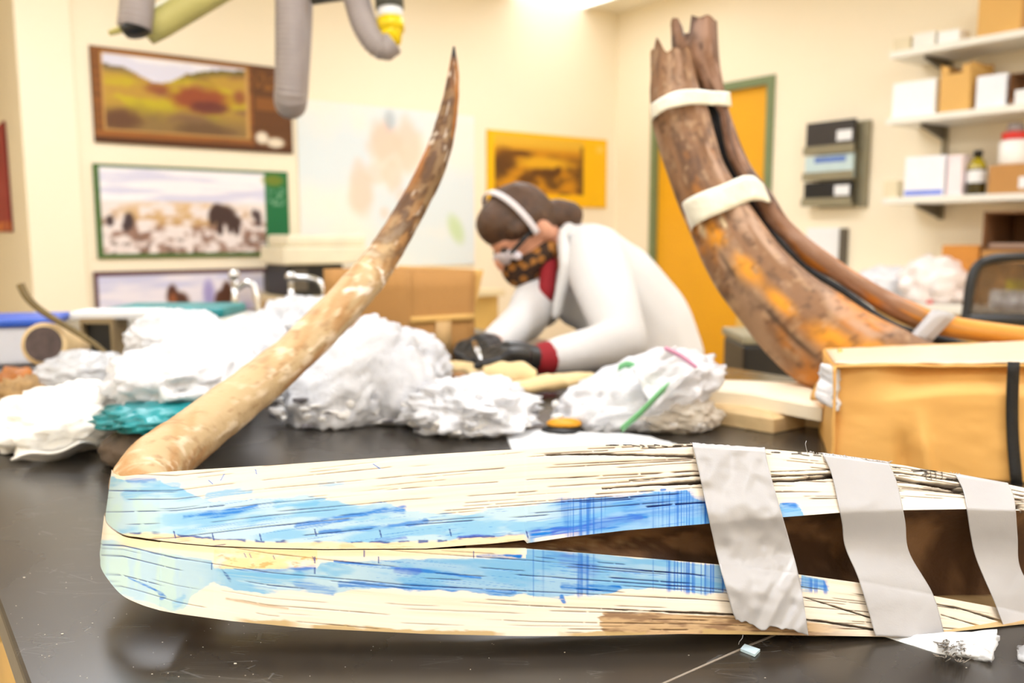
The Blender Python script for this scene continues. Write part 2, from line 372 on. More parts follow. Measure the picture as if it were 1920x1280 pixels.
def paint_hills(s, t):
    N = fbm(s * 9, t * 7, 1)
    c = mixc(np.broadcast_to(L(150, 92, 40), s.shape + (3,)), L(122, 76, 36), sst(.3, .7, fbm(s * 3, t * 22, 2)))
    px, py = (s - .055) / .695, (t - .06) / .80
    inside = rect(px, py, 0, 1, 0, 1)
    land = mixc(np.broadcast_to(L(188, 148, 62), s.shape + (3,)), L(150, 104, 66), sst(.45, .75, N))
    land = mixc(land, L(196, 176, 40), sst(.42, .6, fbm(s * 6, t * 8, 5)) * ell(px, py, .5, .52, .6, .3))
    land = mixc(land, L(120, 96, 66), sst(.5, .9, py + .25 * (N - .5)) * .7)
    land = mixc(land, L(150, 76, 44), ell(px, py, .66, .50, .20, .17, .4, .5, 4)); land = mixc(land, L(100, 50, 44), ell(px, py, .72, .60, .14, .09, .4, .3, 8) * .8)
    land = mixc(land, L(146, 80, 50), ell(px, py, .36, .40, .09, .07, .5, .4, 9) * .8); land = mixc(land, L(140, 74, 50), ell(px, py, .95, .42, .05, .1, .5, .3, 3) * .8)
    land = mixc(land, L(104, 70, 46), ell(px, py, .08, .86, .14, .14, .5, .4, 6)); land = mixc(land, L(112, 84, 54), ell(px, py, .68, .93, .2, .1, .5, .4, 7))
    ridge = .13 + .19 * np.exp(-((px - .36) / .17) ** 2) - .1 * sst(.5, .9, px) + .02 * (fbm(s * 20, t * 0, 11) - .5)
    ridge = np.where(px > .55, np.minimum(ridge, .14), ridge)
    sky = mixc(np.broadcast_to(L(222, 220, 235), s.shape + (3,)), L(240, 236, 240), sst(.4, .6, fbm(s * 5, t * 10, 12)))
    far = mixc(land, L(112, 98, 74), (1 - sst(0, .14, py - ridge)) * sst(.2, -.05, px - .1)); far = mixc(far, L(104, 96, 46), (1 - sst(0, .14, py - ridge)) * sst(.45, .65, px))
    pic = np.where((py < ridge)[..., None], sky, far)
    c = np.where((inside > 0)[..., None], pic, c)
    br = np.maximum(rect(s, t, .045, .762, .045, .875) - inside, 0)
    c = mixc(c, L(196, 150, 84), br)
    c = mixc(c, L(92, 56, 26), rect(s, t, .785, 1, .0, 1) * .8); c = mixc(c, L(170, 112, 40), rect(s, t, .80, .985, .07, .28) * .55 * (vn(s * 60, t * 26, 3) > .5)); c = mixc(c, L(166, 104, 40), rect(s, t, .80, .985, .36, .52) * .5)
    c = mixc(c, L(84, 46, 20), rect(s, t, 0, 1, .94, 1))
    c = mixc(c, L(236, 222, 200), ell(s, t, .83, .84, .035, .07, .3)); c = mixc(c, L(228, 214, 190), ell(s, t, .905, .89, .05, .06, .3))
    return c
poster((170, 88), (545, 131), (543, 286), (176, 266), paint_hills, 'brown poster of ochre hills, uppermost of the three left posters', 110, 60)
def paint_snow(s, t):
    N = fbm(s * 22, t * 16, 21)
    c = mixc(np.broadcast_to(L(238, 226, 222), s.shape + (3,)), L(150, 116, 100), sst(.42, .68, N) * sst(.4, .62, t))
    c = mixc(c, L(216, 176, 120), sst(.35, .6, N) * ell(s, t, .42, .52, .34, .14) * .8)
    c = mixc(c, L(92, 70, 60), sst(.56, .7, fbm(s * 30, t * 22, 23)) * sst(.7, .9, t) * .8)
    sky = mixc(np.broadcast_to(L(214, 212, 232), s.shape + (3,)), L(244, 240, 244), sst(.38, .62, fbm(s * 3, t * 14, 22)))
    c = np.where((t < .37 + .03 * fbm(s * 8, s * 0, 2))[..., None], sky, c)
    brown = L(72, 52, 46)
    for cx, cy, rx, ry in ((.63, .52, .07, .11), (.60, .47, .035, .08), (.57, .55, .02, .10), (.685, .60, .045, .08), (.61, .66, .02, .1), (.70, .68, .018, .08), (.665, .68, .015, .06)):
        c = mixc(c, brown, ell(s, t, cx, cy, rx, ry, .25))
    for cx, cy, rx, ry in ((.15, .60, .025, .09), (.135, .66, .02, .06), (.06, .60, .02, .06), (.825, .56, .018, .1), (.80, .5, .012, .06)): c = mixc(c, L(74, 58, 58), ell(s, t, cx, cy, rx, ry, .3))
    c = mixc(c, L(30, 108, 62), rect(s, t, .865, 1, 0, 1)); c = mixc(c, L(120, 130, 40), ell(s, t, .92, .10, .06, .07, .4) * .9)
    c = mixc(c, L(170, 200, 170), rect(s, t, .885, .985, .2, .4) * .6 * (vn(s * 70, t * 30, 3) > .55))
    c = mixc(c, L(220, 222, 190), ell(s, t, .91, .90, .03, .06, .3)); c = mixc(c, L(210, 160, 40), ell(s, t, .965, .93, .02, .04, .3))
    g = 1 - rect(s, t, .02, .985, .03, .965); return mixc(c, L(72, 104, 46), g * (s < .87))
poster((178, 308), (541, 324), (537, 480), (181, 481), paint_snow, 'green bordered poster of dark woolly beasts on snowy ground', 110, 60, (70, 100, 50))
def paint_blue(s, t):
    c = mixc(np.broadcast_to(L(206, 206, 232), s.shape + (3,)), L(236, 230, 240), sst(.35, .65, fbm(s * 4, t * 12, 31)))
    c = mixc(c, L(176, 170, 214), sst(.5, .7, fbm(s * 12, t * 9, 33)) * sst(.3, .5, t) * (1 - sst(.55, .75, t)))
    c = mixc(c, L(228, 220, 226), sst(.6, .7, t))
    for cx, cy, rx, ry in ((.37, .28, .03, .13), (.40, .36, .055, .12), (.385, .42, .03, .2), (.66, .26, .03, .13), (.63, .36, .04, .12), (.66, .6, .03, .35)): c = mixc(c, L(88, 54, 40), ell(s, t, cx, cy, rx, ry, .25, .3, 5))
    c = mixc(c, L(150, 88, 54), ell(s, t, .372, .33, .018, .08, .3)); c = mixc(c, L(150, 140, 200), ell(s, t, .56, .26, .03, .15, .4) * .8)
    c = mixc(c, L(92, 84, 80), rect(s, t, .87, 1, .0, 1)); c = mixc(c, L(86, 40, 44), np.maximum(rect(s, t, 0, 1, 0, .05), rect(s, t, 0, .018, 0, 1))); return c
poster((181, 510), (537, 503), (537, 665), (181, 672), paint_blue, 'poster of brown animals under a lilac sky, behind the chrome taps', 110, 60, (90, 50, 50))
def paint_map(s, t):
    c = mixc(np.broadcast_to(L(224, 233, 236), s.shape + (3,)), L(246, 240, 228), sst(.3, .7, fbm(s * 3, t * 3, 41)))
    for cx, cy, rx, ry, k in ((.46, .22, .09, .12, .7), (.60, .24, .08, .16, .6), (.40, .42, .06, .06, .4), (.32, .52, .06, .16, .6), (.50, .42, .05, .1, .5), (.56, .55, .04, .05, .4), (.45, .66, .03, .04, .4)):
        c = mixc(c, L(246, 196, 168), ell(s, t, cx, cy, rx, ry, .45, .7, int(cx * 50)) * k)
    c = mixc(c, L(168, 178, 186), ell(s, t, .49, .08, .03, .06, .5, .5, 9) * .6); c = mixc(c, L(186, 212, 140), ell(s, t + (s - .88) * -.9, .88, .76, .05, .08, .5) * .6)
    return c
poster((560, 190), (888, 216), (886, 495), (560, 502), paint_map, 'large pale map with faint pink patches behind the dark tusk tip', 90, 80, (236, 232, 220))
def paint_yellow(s, t):
    c = np.broadcast_to(L(248, 190, 16), s.shape + (3,)).copy()
    px, py = (s - .05) / .74, (t - .04) / .80
    land = mixc(np.broadcast_to(L(206, 140, 26), s.shape + (3,)), L(110, 74, 28), sst(.45, .7, fbm(s * 9, t * 7, 51)) * sst(.2, .5, py))
    land = mixc(land, L(232, 182, 56), (1 - sst(.1, .3, py))); land = mixc(land, L(228, 172, 36), ell(px, py, .55, .45, .3, .1, .5))
    for cx, cy, rx, ry in ((.1, .45, .12, .2), (.28, .30, .12, .05), (.55, .62, .16, .08), (.35, .75, .1, .08), (.95, .92, .05, .05), (.7, .55, .04, .06)): land = mixc(land, L(88, 54, 24), ell(px, py, cx, cy, rx, ry, .5, .4, 6) * .85)
    land = mixc(land, L(120, 90, 30), rect(px, py, .955, 1, .1, 1) * .6)
    c = np.where((rect(px, py, 0, 1, 0, 1) > 0)[..., None], land, c); c = mixc(c, L(250, 210, 120), rect(s, t, .9, .97, .1, .2) * .6)
    return c
poster((911, 243), (1133, 264), (1136, 390), (914, 382), paint_yellow, 'bright yellow poster with an ochre landscape behind the bent over person', 90, 60, (230, 176, 20))
def paint_red(s, t):
    c = np.broadcast_to(L(160, 24, 26), s.shape + (3,)).copy(); c = mixc(c, L(186, 60, 60), sst(.5, .8, fbm(s * 4, t * 5, 61)) * .5)
    return mixc(c, L(220, 120, 40), rect(s, t, 0, 1, .9, 1) * (fbm(s * 10, t * 10, 3) > .5))
def onR(x, y, off=0.0):
    r = ray(x, y); return np.array([0, 0, CAMZ]) + r * ((UJ - off) / (r @ UX))
poster((-12, 233), (17, 240), (21, 431), (-12, 436), paint_red, 'dark red poster at the far left edge on the receding wall', 30, 40, (120, 20, 20), onR)

# ================================================================== the sectioned tusk in front
M_ivory = vmat('inked_ivory', 0.5, 0.25)
M_bark = vmat('tusk_bark', 0.6, 0.3, bump=.25, bscale=120)
# matching points on the four long edges of the sawn face: top, seam (upper side), seam (lower side), bottom; each (x, y, depth)
LEFT = np.array([
    [(246, 900, .735), (250, 950, .735), (290, 953, .733), (285, 1030, .722)],
    [(213, 886, .712), (205, 955, .706), (205, 958, .705), (198, 1024, .686)],
    [(210, 880, .690), (198, 969, .676), (197.5, 972, .675), (188, 1051, .658)],
    [(214, 887, .668), (205, 984, .652), (204.5, 987, .651), (195, 1075, .633)],
    [(229, 892, .653), (232, 1002, .633), (231.5, 1005, .632), (226, 1113, .614)],
    [(262, 889, .644), (262, 1007, .623), (262, 1011, .622), (262, 1132, .605)],
    [(300, 885, .638), (300, 1013, .616), (300, 1016, .615), (300, 1144, .602)]], float)
XV = np.array([60, 130, 196, 204, 230, 262, 300.])
TOPX = [(300, 885), (373, 880), (538, 870), (800, 852), (932, 844), (1138, 833), (1293, 832), (1441, 842), (1512, 848), (1670, 868), (1794, 889), (1895, 909), (1920, 914), (2150, 965)]
SUX = [(300, 1013), (332, 1017), (401, 1023), (504, 1027), (607, 1029), (800, 1028), (873, 1022), (920, 1019), (940, 1017), (983, 1012), (988, 1018), (1069, 1006), (1172, 994), (1331, 981), (1471, 969), (1572, 961), (1696, 956), (1812, 954), (1920, 957), (2150, 975)]
SLX = [(300, 1015), (332, 1019), (401, 1025), (504, 1029), (607, 1031), (800, 1030), (880, 1027), (985, 1027), (987, 1028), (1104, 1037), (1224, 1047), (1348, 1058), (1501, 1077), (1610, 1092), (1752, 1117), (1872, 1139), (1920, 1150), (2150, 1210)]
BOTX = [(300, 1144), (332, 1150), (435, 1164), (572, 1177), (800, 1188), (966, 1192), (1104, 1192), (1276, 1188), (1404, 1189), (1542, 1191), (1640, 1193), (1771, 1197), (1887, 1199), (1990, 1203), (2150, 1212)]
ZTX = [(300, .638), (400, .633), (600, .628), (900, .624), (1300, .630), (1700, .652), (2000, .682), (2150, .70)]
ip = lambda tab, x: np.interp(x, [p[0] for p in tab], [p[1] for p in tab])
xs = np.arange(301.6, 2150, 1.7)
nl = 90
tl = np.linspace(0, 1, nl)
_lf = np.stack([crom(LEFT[:, k], nl) for k in range(4)], 1)           # nl,4,3
_xl = crom(XV[:, None], nl)[:, 0]
zt_ = ip(ZTX, xs)
_rt = np.stack([np.stack([xs, ip(tab, xs), zt_ - d], -1) for tab, d in ((TOPX, 0), (SUX, .022), (SLX, .0225), (BOTX, .035))], 1)
EDG = np.concatenate([_lf, _rt]); XVV = np.concatenate([_xl, xs]); NC = len(XVV)
def depth_face(x, y):                      # lens depth of the face plane at x, y (for the tape)
    a, b, u, l = ip(TOPX, x), ip(BOTX, x), ip(SUX, x), ip(SLX, x)
    d = np.where(y < u, .022 * (y - a) / (u - a), np.where(y < l, .022, .0225 + .0125 * (y - l) / (b - l)))
    return ip(ZTX, x) - d
fa = [(0, 925), (330, 925), (504, 905), (760, 880), (1000, 860), (1300, 846), (1500, 865), (1700, 885), (1920, 925), (2150, 975)]
fb = [(0, 1095), (230, 1082), (330, 1070), (504, 1047), (760, 1024), (1000, 1009), (1300, 982), (1500, 964), (1700, 954), (1920, 954), (2150, 974)]
ga = [(0, 945), (230, 962), (330, 978), (504, 1002), (760, 1024), (1000, 1036), (1300, 1060), (1500, 1085), (1700, 1114), (1900, 1150), (2150, 1212)]
gb = [(0, 1100), (230, 1112), (330, 1140), (504, 1168), (760, 1184), (1000, 1190), (1300, 1187), (1700, 1194), (2150, 1214)]
WHITE, LIGHT, MID, DEEP, INK, VIO = (lin(c) for c in ((243, 230, 212), (176, 208, 224), (116, 180, 220), (26, 118, 206), (22, 52, 140), (66, 92, 198)))
def seg_d(X, Y, pts):                      # distance to a polyline
    d = np.full(X.shape, 1e9)
    for (x0, y0), (x1, y1) in zip(pts[:-1], pts[1:]):
        t = np.clip(((X - x0) * (x1 - x0) + (Y - y0) * (y1 - y0)) / ((x1 - x0) ** 2 + (y1 - y0) ** 2), 0, 1)
        d = np.minimum(d, np.hypot(X - x0 - t * (x1 - x0), Y - y0 - t * (y1 - y0)))
    return d
def paint_tusk(X, Y, XH, up):
    a, b = (ip(fa, XH), ip(fb, XH)) if up else (ip(ga, XH), ip(gb, XH))
    hgt = np.maximum(b - a, 8)
    w = (Y - a) / hgt + (0 if up else -.05 * np.clip((XH - 760) / 500, -1, 1))
    C = np.broadcast_to(WHITE, X.shape + (3,)).copy(); D = np.zeros(X.shape)
    def put(col, m, k=1.0):
        nonlocal C; C = C * (1 - (m * k)[..., None]) + np.asarray(col) * (m * k)[..., None]
    grain = fbm(XH / 260, w * 26, 3 if up else 9); put(lin((232, 210, 178)), sst(.55, .8, grain), .4)
    put(lin((255, 246, 232)), sst(.5, .2, grain), .4)
    rag = (fbm(X / 22, Y / 7, 5) - .5) * 18 + (fbm(XH / 50, w * 16, 8) - .5) * 30
    STR = fbm(XH / 70, Y / 2.6 + XH * (.045 if up else -.035), 19)
    STR2 = fbm(XH / 110, Y / 1.7 + XH * (.08 if up else -.06), 18)
    # pale blue ink wash
    if up:
        wt = ip([(0, 880), (196, 890), (230, 897), (300, 900), (330, 912), (400, 940), (480, 934), (560, 928), (650, 944), (720, 938), (765, 958), (870, 963), (952, 949), (1055, 935), (1138, 932), (1286, 918), (1300, 930), (1335, 945), (1345, 990), (1455, 990), (1462, 942), (1500, 946), (1512, 985), (2150, 1100)], XH)
        m = sst(-2, 3, Y - wt + rag * .55); put(LIGHT, m, .9)
        put(MID, m * sst(.46, .7, fbm(XH / 90, w * 8, 14)), .75); put(lin((84, 158, 222)), m * sst(1000, 1100, XH), .55)
        put(DEEP, m * sst(.66, .78, STR2) * sst(300, 420, XH), .55); put(lin((190, 216, 208)), m * sst(350, 250, XH) * sst(.4, .6, fbm(X / 40, Y / 60, 17)), .7)
        for pts, wd, col, k in (([(345, 968), (420, 962), (480, 948)], 6, DEEP, .8), ([(242, 900), (290, 898)], 6, DEEP, .55), ([(240, 925), (330, 912)], 12, MID, .6), ([(390, 930), (470, 922)], 9, MID, .7), ([(520, 946), (590, 942)], 9, MID, .8), ([(600, 908), (640, 906)], 7, MID, .55),
                ([(560, 985), (640, 974), (690, 962), (756, 955)], 7, DEEP, .75), ([(600, 998), (700, 988), (800, 978)], 5, DEEP, .7), ([(1000, 1002), (1075, 990), (1210, 970)], 13, DEEP, .9), ([(1040, 998), (1150, 975), (1200, 968)], 9, VIO, .75), ([(1055, 945), (1290, 928)], 14, DEEP, .45), ([(1180, 960), (1325, 948)], 20, DEEP, .45), ([(860, 1007), (960, 1004), (1010, 996)], 4, VIO, .8), ([(705, 1012), (760, 1008)], 5, VIO, .5), ([(1470, 945), (1490, 946)], 7, DEEP, .8), ([(1240, 918), (1246, 918)], 4, DEEP, .8)):
            dd = seg_d(X, Y, pts); put(col, sst(wd * 1.2, wd * .35, dd + rag * .5 * min(1, wd / 8) + 3.5 * (STR - .5) * min(1, wd / 5)) * (.4 + .75 * sst(.36, .58, STR)), min(1, k))
        # white torn strip and glue along the seam
        sm = ip(SUX, XH); dm = sm - Y
        put(lin((240, 216, 176)), sst(15, 11, dm + rag * .3) * sst(205, 240, XH) * sst(1000, 975, XH), .95)
        put(lin((214, 176, 120)), sst(14, 9, dm + rag * .3) * sst(.5, .7, fbm(X / 30, Y / 6, 31)) * sst(1000, 975, XH), .5)
        put(INK, sst(2.6, .8, np.abs(dm - 13.5 + rag * .3)) * sst(.38, .55, vn(X / 18, Y * 0, 33)) * sst(225, 260, XH) * sst(990, 960, XH), .8)
        put(WHITE, sst(9, 6, dm) * sst(995, 1010, XH) * sst(1120, 1040, XH), .9)
        nline, seeds = 26, 100
    else:
        wt = ip([(0, 1010), (211, 1012), (240, 1022), (300, 1034), (397, 1050), (401, 1066), (594, 1066), (600, 1056), (680, 1050), (760, 1047), (985, 1046), (988, 1028), (1104, 1038), (1348, 1058), (1365, 1060), (1372, 1190), (1495, 1190), (1503, 1079), (1545, 1088), (1556, 1110), (1565, 1250), (2150, 1250)], XH)
        wb = ip([(0, 1095), (200, 1095), (230, 1116), (300, 1138), (345, 1141), (360, 1118), (400, 1092), (440, 1106), (572, 1106), (624, 1117), (650, 1104), (800, 1104), (966, 1116), (1138, 1115), (1165, 1103), (1224, 1102), (1323, 1112), (1361, 1104), (1505, 1106), (1550, 1110), (2150, 1110)], XH)
        m = sst(-2, 3, Y - wt + rag * .3) * sst(3, -2, Y - wb + rag * .5); put(LIGHT, m, .92)
        put(MID, m * sst(.46, .7, fbm(XH / 90, w * 8, 24)) * sst(330, 480, XH), .8); put(lin((100, 168, 222)), m * sst(620, 800, XH), .4)
        put(DEEP, m * sst(.66, .78, STR2) * sst(420, 520, XH), .55); put(lin((196, 220, 212)), m * sst(480, 300, XH) * sst(.4, .6, fbm(X / 26, Y / 80, 27)), .8)
        for pts, wd, col, k in (([(415, 1066), (470, 1080), (560, 1082)], 13, MID, .8), ([(412, 1062), (425, 1078), (432, 1090)], 3, INK, .6), ([(412, 1062), (500, 1070), (590, 1064)], 4, VIO, .6), ([(520, 1064), (590, 1066)], 6, DEEP, .6), ([(560, 1094), (622, 1110)], 10, DEEP, .5), ([(627, 1052), (800, 1070), (900, 1084)], 3, DEEP, .8), ([(640, 1094), (800, 1102), (966, 1110)], 6, DEEP, .7),
                ([(1055, 1100), (1160, 1104)], 5, DEEP, .95), ([(895, 1042), (975, 1044)], 4, DEEP, .9), ([(1030, 1040), (1110, 1052)], 12, DEEP, .4), ([(1060, 1050), (1110, 1070)], 14, VIO, .35), ([(744, 1066), (780, 1072)], 8, VIO, .5), ([(1053, 1118), (1057, 1128)], 4, DEEP, .8), ([(300, 1112), (308, 1118), (302, 1122)], 3, DEEP, .6), ([(242, 1083), (305, 1112)], 2.2, DEEP, .8), ([(345, 1117), (330, 1133)], 7, MID, .5), ([(1505, 1090), (1545, 1094)], 10, DEEP, .7)):
            dd = seg_d(X, Y, pts); put(col, sst(wd * 1.2, wd * .35, dd + rag * .5 * min(1, wd / 8) + 3.5 * (STR - .5) * min(1, wd / 5)) * (.4 + .75 * sst(.36, .58, STR)), min(1, k))
        put(lin((248, 218, 156)), rect(X, Y, 401, 594, 1030, 1066) * sst(.25, .5, fbm(X / 40, Y / 18, 41)), .85)      # old glue patch
        put(lin((214, 158, 80)), rect(X, Y, 401, 594, 1034, 1064) * sst(.58, .72, fbm(X / 24, Y / 10, 43)), .7)
        put(lin((240, 214, 160)), sst(14, 9, Y - ip(SLX, XH)) * sst(210, 240, XH) * sst(985, 960, XH), .6)
        # bare brown bark low on the right, and the broken rind along the bottom edge
        pm = sst(-3, 5, X - 1128 + rag * .9) * sst(0, 5, Y - ip([(1100, 1142), (1390, 1153), (1530, 1163), (1600, 1176), (2150, 1210)], X) + rag * .2)
        pm = pm * (1 - .75 * sst(1500, 1620, X)); fb_ = fbm(X / 46, Y / 9, 46)
        C = C * (1 - (pm * .93)[..., None]) + (lin((138, 100, 62)) * (1 - sst(.4, .66, fb_))[..., None] + lin((198, 162, 116)) * sst(.4, .66, fb_)[..., None]) * (pm * .93)[..., None]
        eb = ip(BOTX, XH) - Y; put(lin((196, 166, 112)), sst(6, 2, eb - 3.5 + rag * .35) * sst(.40, .5, vn(X / 60, Y * 0, 48)) * sst(430, 470, X), .9)
        put(lin((170, 130, 70)), sst(4, 0, seg_d(X, Y, [(425, 1122), (480, 1132), (540, 1140)]) + rag * .12), .6)
        nline, seeds = 22, 300
    # rubbed vertical rasp marks that took the ink
    for x0, x1, k, gap in ((1045, 1142, .95, 1), (1222, 1335, .95, 0)) if up else ((998, 1122, .8, 1), (1224, 1372, .95, 0), (1500, 1556, .8, 0)):
        q = sst(.48, .8, vn(X / 2.5, Y / 400, 50)) * .85 + sst(.55, .8, vn(X / 12, Y / 500, 52)) * .35
        if gap: q = q * sst(.45, .6, vn(X / 26, Y / 300, 53) + .08)
        ends = sst(-1, 6, Y - wt + 6 * vn(X / 5, Y * 0, 55)) * (1 if up else sst(6, -2, Y - wb - 8 * (vn(X / 5, Y * 0, 56) - .4)))
        put(lin((20, 104, 200)), np.clip(q, 0, 1) * ends * sst(x0 - 4, x0 + 4, X) * sst(x1 + 4, x1 - 4, X), k)
    # growth cracks: thin dark lines, each a shallow groove
    R = random.Random(seeds)
    for i in range(nline):
        c = (i + .5) / nline * 1.02 - (.28 if up else .0) + R.uniform(-.012, .012)
        wob = .016 * (fbm(XH / 150, XH * 0, seeds + i) - .5)
        d = np.abs(w - c - wob - .00006 * (XH - 900) * R.uniform(-1, 1)) * hgt
        on = sst(.55, .63, vn(XH / R.uniform(60, 160), XH * 0, seeds + 2 * i) + (.16 if i % 4 == 1 else -.10) + .08 * sst(900, 1250, XH) - .06 * sst(1330, 1450, XH) - (0 if up else .06) - .03 * sst(900, 400, XH))
        on = on * sst(.12, .3, vn(XH / 9, XH * 0, seeds + 3 * i) + .1)
        big = sst(950, 1290, XH) * sst(1500, 1340, XH) * (.8 if up else .3) * (1.0 if i % 3 == 1 else .35)
        wd = .3 + .45 * vn(XH / 50, XH * 0, seeds + 5 * i) + 1.1 * big * vn(XH / 80, XH * 0, seeds + 7 * i)
        mk = sst(wd + .85, wd - .35, d) * np.clip(on + .25 * on * (m > .4), 0, 1) * (.45 + .5 * vn(XH / 40, XH * 0, seeds + 11 * i)) * (.55 + .45 * sst(500, 1100, XH) + (.35 if i % 4 == 1 else 0) + .3 * m * (m > .4))
        inb = m > .4
        ink = np.where((inb & (XH < 1400))[..., None], INK * .9 + .01, lin((84, 56, 36)))
        C = C * (1 - (mk * .9)[..., None]) + ink * (mk * .9)[..., None]; D = np.maximum(D, mk * (.0006 + .0016 * big))
    for pts, wd, dp, xa in (([(1020, 853), (1070, 851), (1140, 851), (1300, 855)], 2.4, .003, 0), ([(1130, 915), (1230, 908), (1312, 903), (1440, 901), (1490, 900), (1530, 896), (1560, 893), (1680, 897), (1800, 918), (1920, 950)], 3.2, .006, 0), ([(1180, 900), (1315, 890), (1445, 893), (1555, 888), (1690, 900), (1800, 911), (1920, 939)], 1.6, .003, 0), ([(1445, 884), (1555, 880), (1690, 886), (1800, 902), (1920, 930)], 1.2, .002, 0), ([(1685, 911), (1800, 924), (1920, 956)], 1.8, .003, 0),
            ([(1140, 1142), (1380, 1152), (1530, 1163), (1640, 1180)], 1.8, .003, 1), ([(1510, 1120), (1640, 1160), (1780, 1190)], 1.6, .003, 1), ([(1690, 1120), (1800, 1140), (1885, 1166)], 1.5, .003, 1), ([(1765, 1152), (1890, 1188)], 1.8, .003, 1)):
        if (xa == 0) != up: continue
        d = seg_d(X, Y, pts) + (fbm(X / 14, Y / 5, 61) - .5) * 2.2
        wdx = wd * (.3 + .7 * sst(pts[0][0], pts[0][0] + 170, X)) * (.55 + .7 * vn(X / 35, X * 0, 63)); mk = sst(wdx + .8, wdx - .5, d); put(lin((52, 34, 20)), mk, .92); D = np.maximum(D, mk * dp)
    if up:
        R2 = random.Random(4)
        for x, y in ((590, 1000), (712, 1002), (843, 1000), (987, 1004), (487, 1009), (326, 1004), (398, 1008)):
            put(INK, sst(1.8, .6, seg_d(X, Y, [(x, y - 8), (x + 3, y + 4)])), .9)
        for (x0, y0, x1, y1) in ((391, 900, 399, 907), (414, 900, 420, 889), (479, 880, 481, 888), (700, 870, 712, 878)): put(DEEP, sst(1.6, .6, seg_d(X, Y, [(x0, y0), (x1, y1)])), .8)
        for k in range(46):
            x = R2.choice([R2.uniform(1130, 1300), R2.uniform(1670, 1790), R2.uniform(1400, 1560)]); y = ip(TOPX, x) + R2.uniform(0, 6 if x < 1500 else 12)
            put(lin((36, 28, 24)), sst(1.9, .6, seg_d(X, Y, [(x, y), (x + R2.uniform(3, 16), y + R2.uniform(-1, 2))])), .9)
        for x in (1736, 1754, 1766, 1745): put(lin((36, 28, 24)), sst(1.6, .6, seg_d(X, Y, [(x, 884), (x + 1, 898)])), .85)
    else:
        for x, y in ((397, 1062), (590, 1070), (590, 1050), (683, 1038), (710, 1050), (888, 1040)): put(INK, sst(1.6, .6, seg_d(X, Y, [(x, y - 6), (x, y + 5)])), .9)
        for x, y in ((458, 1040), (468, 1041), (512, 1044), (586, 1046)): put(INK, sst(1.3, .5, seg_d(X, Y, [(x, y - 3), (x + 3, y + 4)])), .7)
    return C, D
def face_grid(e0, e1, nr, up):
    t = np.linspace(0, 1, nr)[:, None, None]
    G = EDG[None, :, e0] * (1 - t) + EDG[None, :, e1] * t            # nr, NC, 3 in (x, y, depth)
    X, Y = G[..., 0], G[..., 1]; XH = np.broadcast_to(XVV[None], X.shape)
    XP = np.where(XH < 300, XH, X); C, D = paint_tusk(XP, Y, XH, up)
    rr_ = np.stack([(X - CX) / F, cp - (Y - CY) / F * sp, -(Y - CY) / F * cp - sp], -1)
    Pw = np.array([0, 0, CAMZ]) + rr_ * G[..., 2:3]
    tu = np.gradient(Pw, axis=1); tv = np.gradient(Pw, axis=0); n = np.cross(tv, tu); n /= np.linalg.norm(n, axis=-1)[..., None] + 1e-12
    return Pw, n, C, D
tusk = thing('inked_tusk', T(700, 1120) + np.array([0, .06, 0]), 'long tusk split lengthwise in front, blue-inked face bound with grey tape', 'tusk')
GU, nU, CU, DU = face_grid(0, 1, 150, True); GL, nL, CL, DL = face_grid(2, 3, 130, False)
s_ = np.sign(nU[40, 600] @ np.array([0, 1, 0.]))                        # inward direction
inU, inL = nU * s_, nL * np.sign(nL[40, 600] @ np.array([0, 1, 0.]))
def relief(G, n, D, seed):                                              # laminae stand a little proud of one another
    return G + n * D[..., None]
mesh('upper_half', relief(GU, inU, DU, 1).reshape(-1, 3), grid_f(150, NC), M_ivory, tusk, True, col=CU.reshape(-1, 3), label='upper half, pale ivory washed with blue ink')
mesh('lower_half', relief(GL, inL, DL, 2).reshape(-1, 3), grid_f(130, NC), M_ivory, tusk, True, col=CL.reshape(-1, 3), label='lower half, pale ivory washed with blue ink')
# rounded rind behind the sawn face
idx = np.unique(np.concatenate([np.arange(36, nl, 3), np.arange(nl, NC, 14), [NC - 1]])); ns = 22
top, bot = GU[0, idx], GL[-1, idx]; ctr = (top + bot) / 2; hv = (top - bot) / 2; hl = np.linalg.norm(hv, axis=1)
bd = inU[75, idx]; bul = np.where(XVV[idx] < 300, .35, 1.0) * hl
th = np.linspace(0, math.pi, ns)
sh = ctr[None] + np.cos(th)[:, None, None] * hv[None] * 1.0 + np.sin(th)[:, None, None] * (bd * bul[:, None])[None]
sh[..., 2] = np.maximum(sh[..., 2], ZT + .0012)
A_, B_ = np.meshgrid(XVV[idx], th); nz = fbm(A_ / 60, B_ * 3, 70)
shc = mixc(np.broadcast_to(lin((214, 180, 128)), nz.shape + (3,)), lin((120, 84, 50)), sst(.42, .66, nz))
mesh('rind', sh.reshape(-1, 3), grid_f(ns, len(idx)), M_bark, tusk, True, col=shc.reshape(-1, 3), label='brown outer rind')
# hollow pulp cavity between the halves
ic = [i for i in range(NC) if XVV[i] > 872][::8]
ic = np.array(ic); su, sl = GU[-1, ic], GL[0, ic]; c0 = (su + sl) / 2; h0 = (su - sl) / 2
dep = ip([(872, .004), (985, .016), (1100, .028), (1350, .046), (1700, .06), (2150, .07)], XVV[ic]); wid = ip([(872, .0), (1100, .004), (1700, .010), (2150, .014)], XVV[ic])
nt_ = 26; th = np.linspace(0, math.pi, nt_)
hh = np.linalg.norm(h0, axis=1)[:, None] + 1e-9
cv = c0[None] + np.cos(th)[:, None, None] * h0[None] + np.sin(th)[:, None, None] * ((bd0 := inU[-1, ic]) * dep[:, None])[None] + (np.sin(2 * th)[:, None, None] * (h0 / hh * wid[:, None])[None])
A_, B_ = np.meshgrid(XVV[ic], th); nz = fbm(A_ / 70, B_ * 2.2, 72); nz2 = fbm(A_ / 16, B_ * 9, 74)
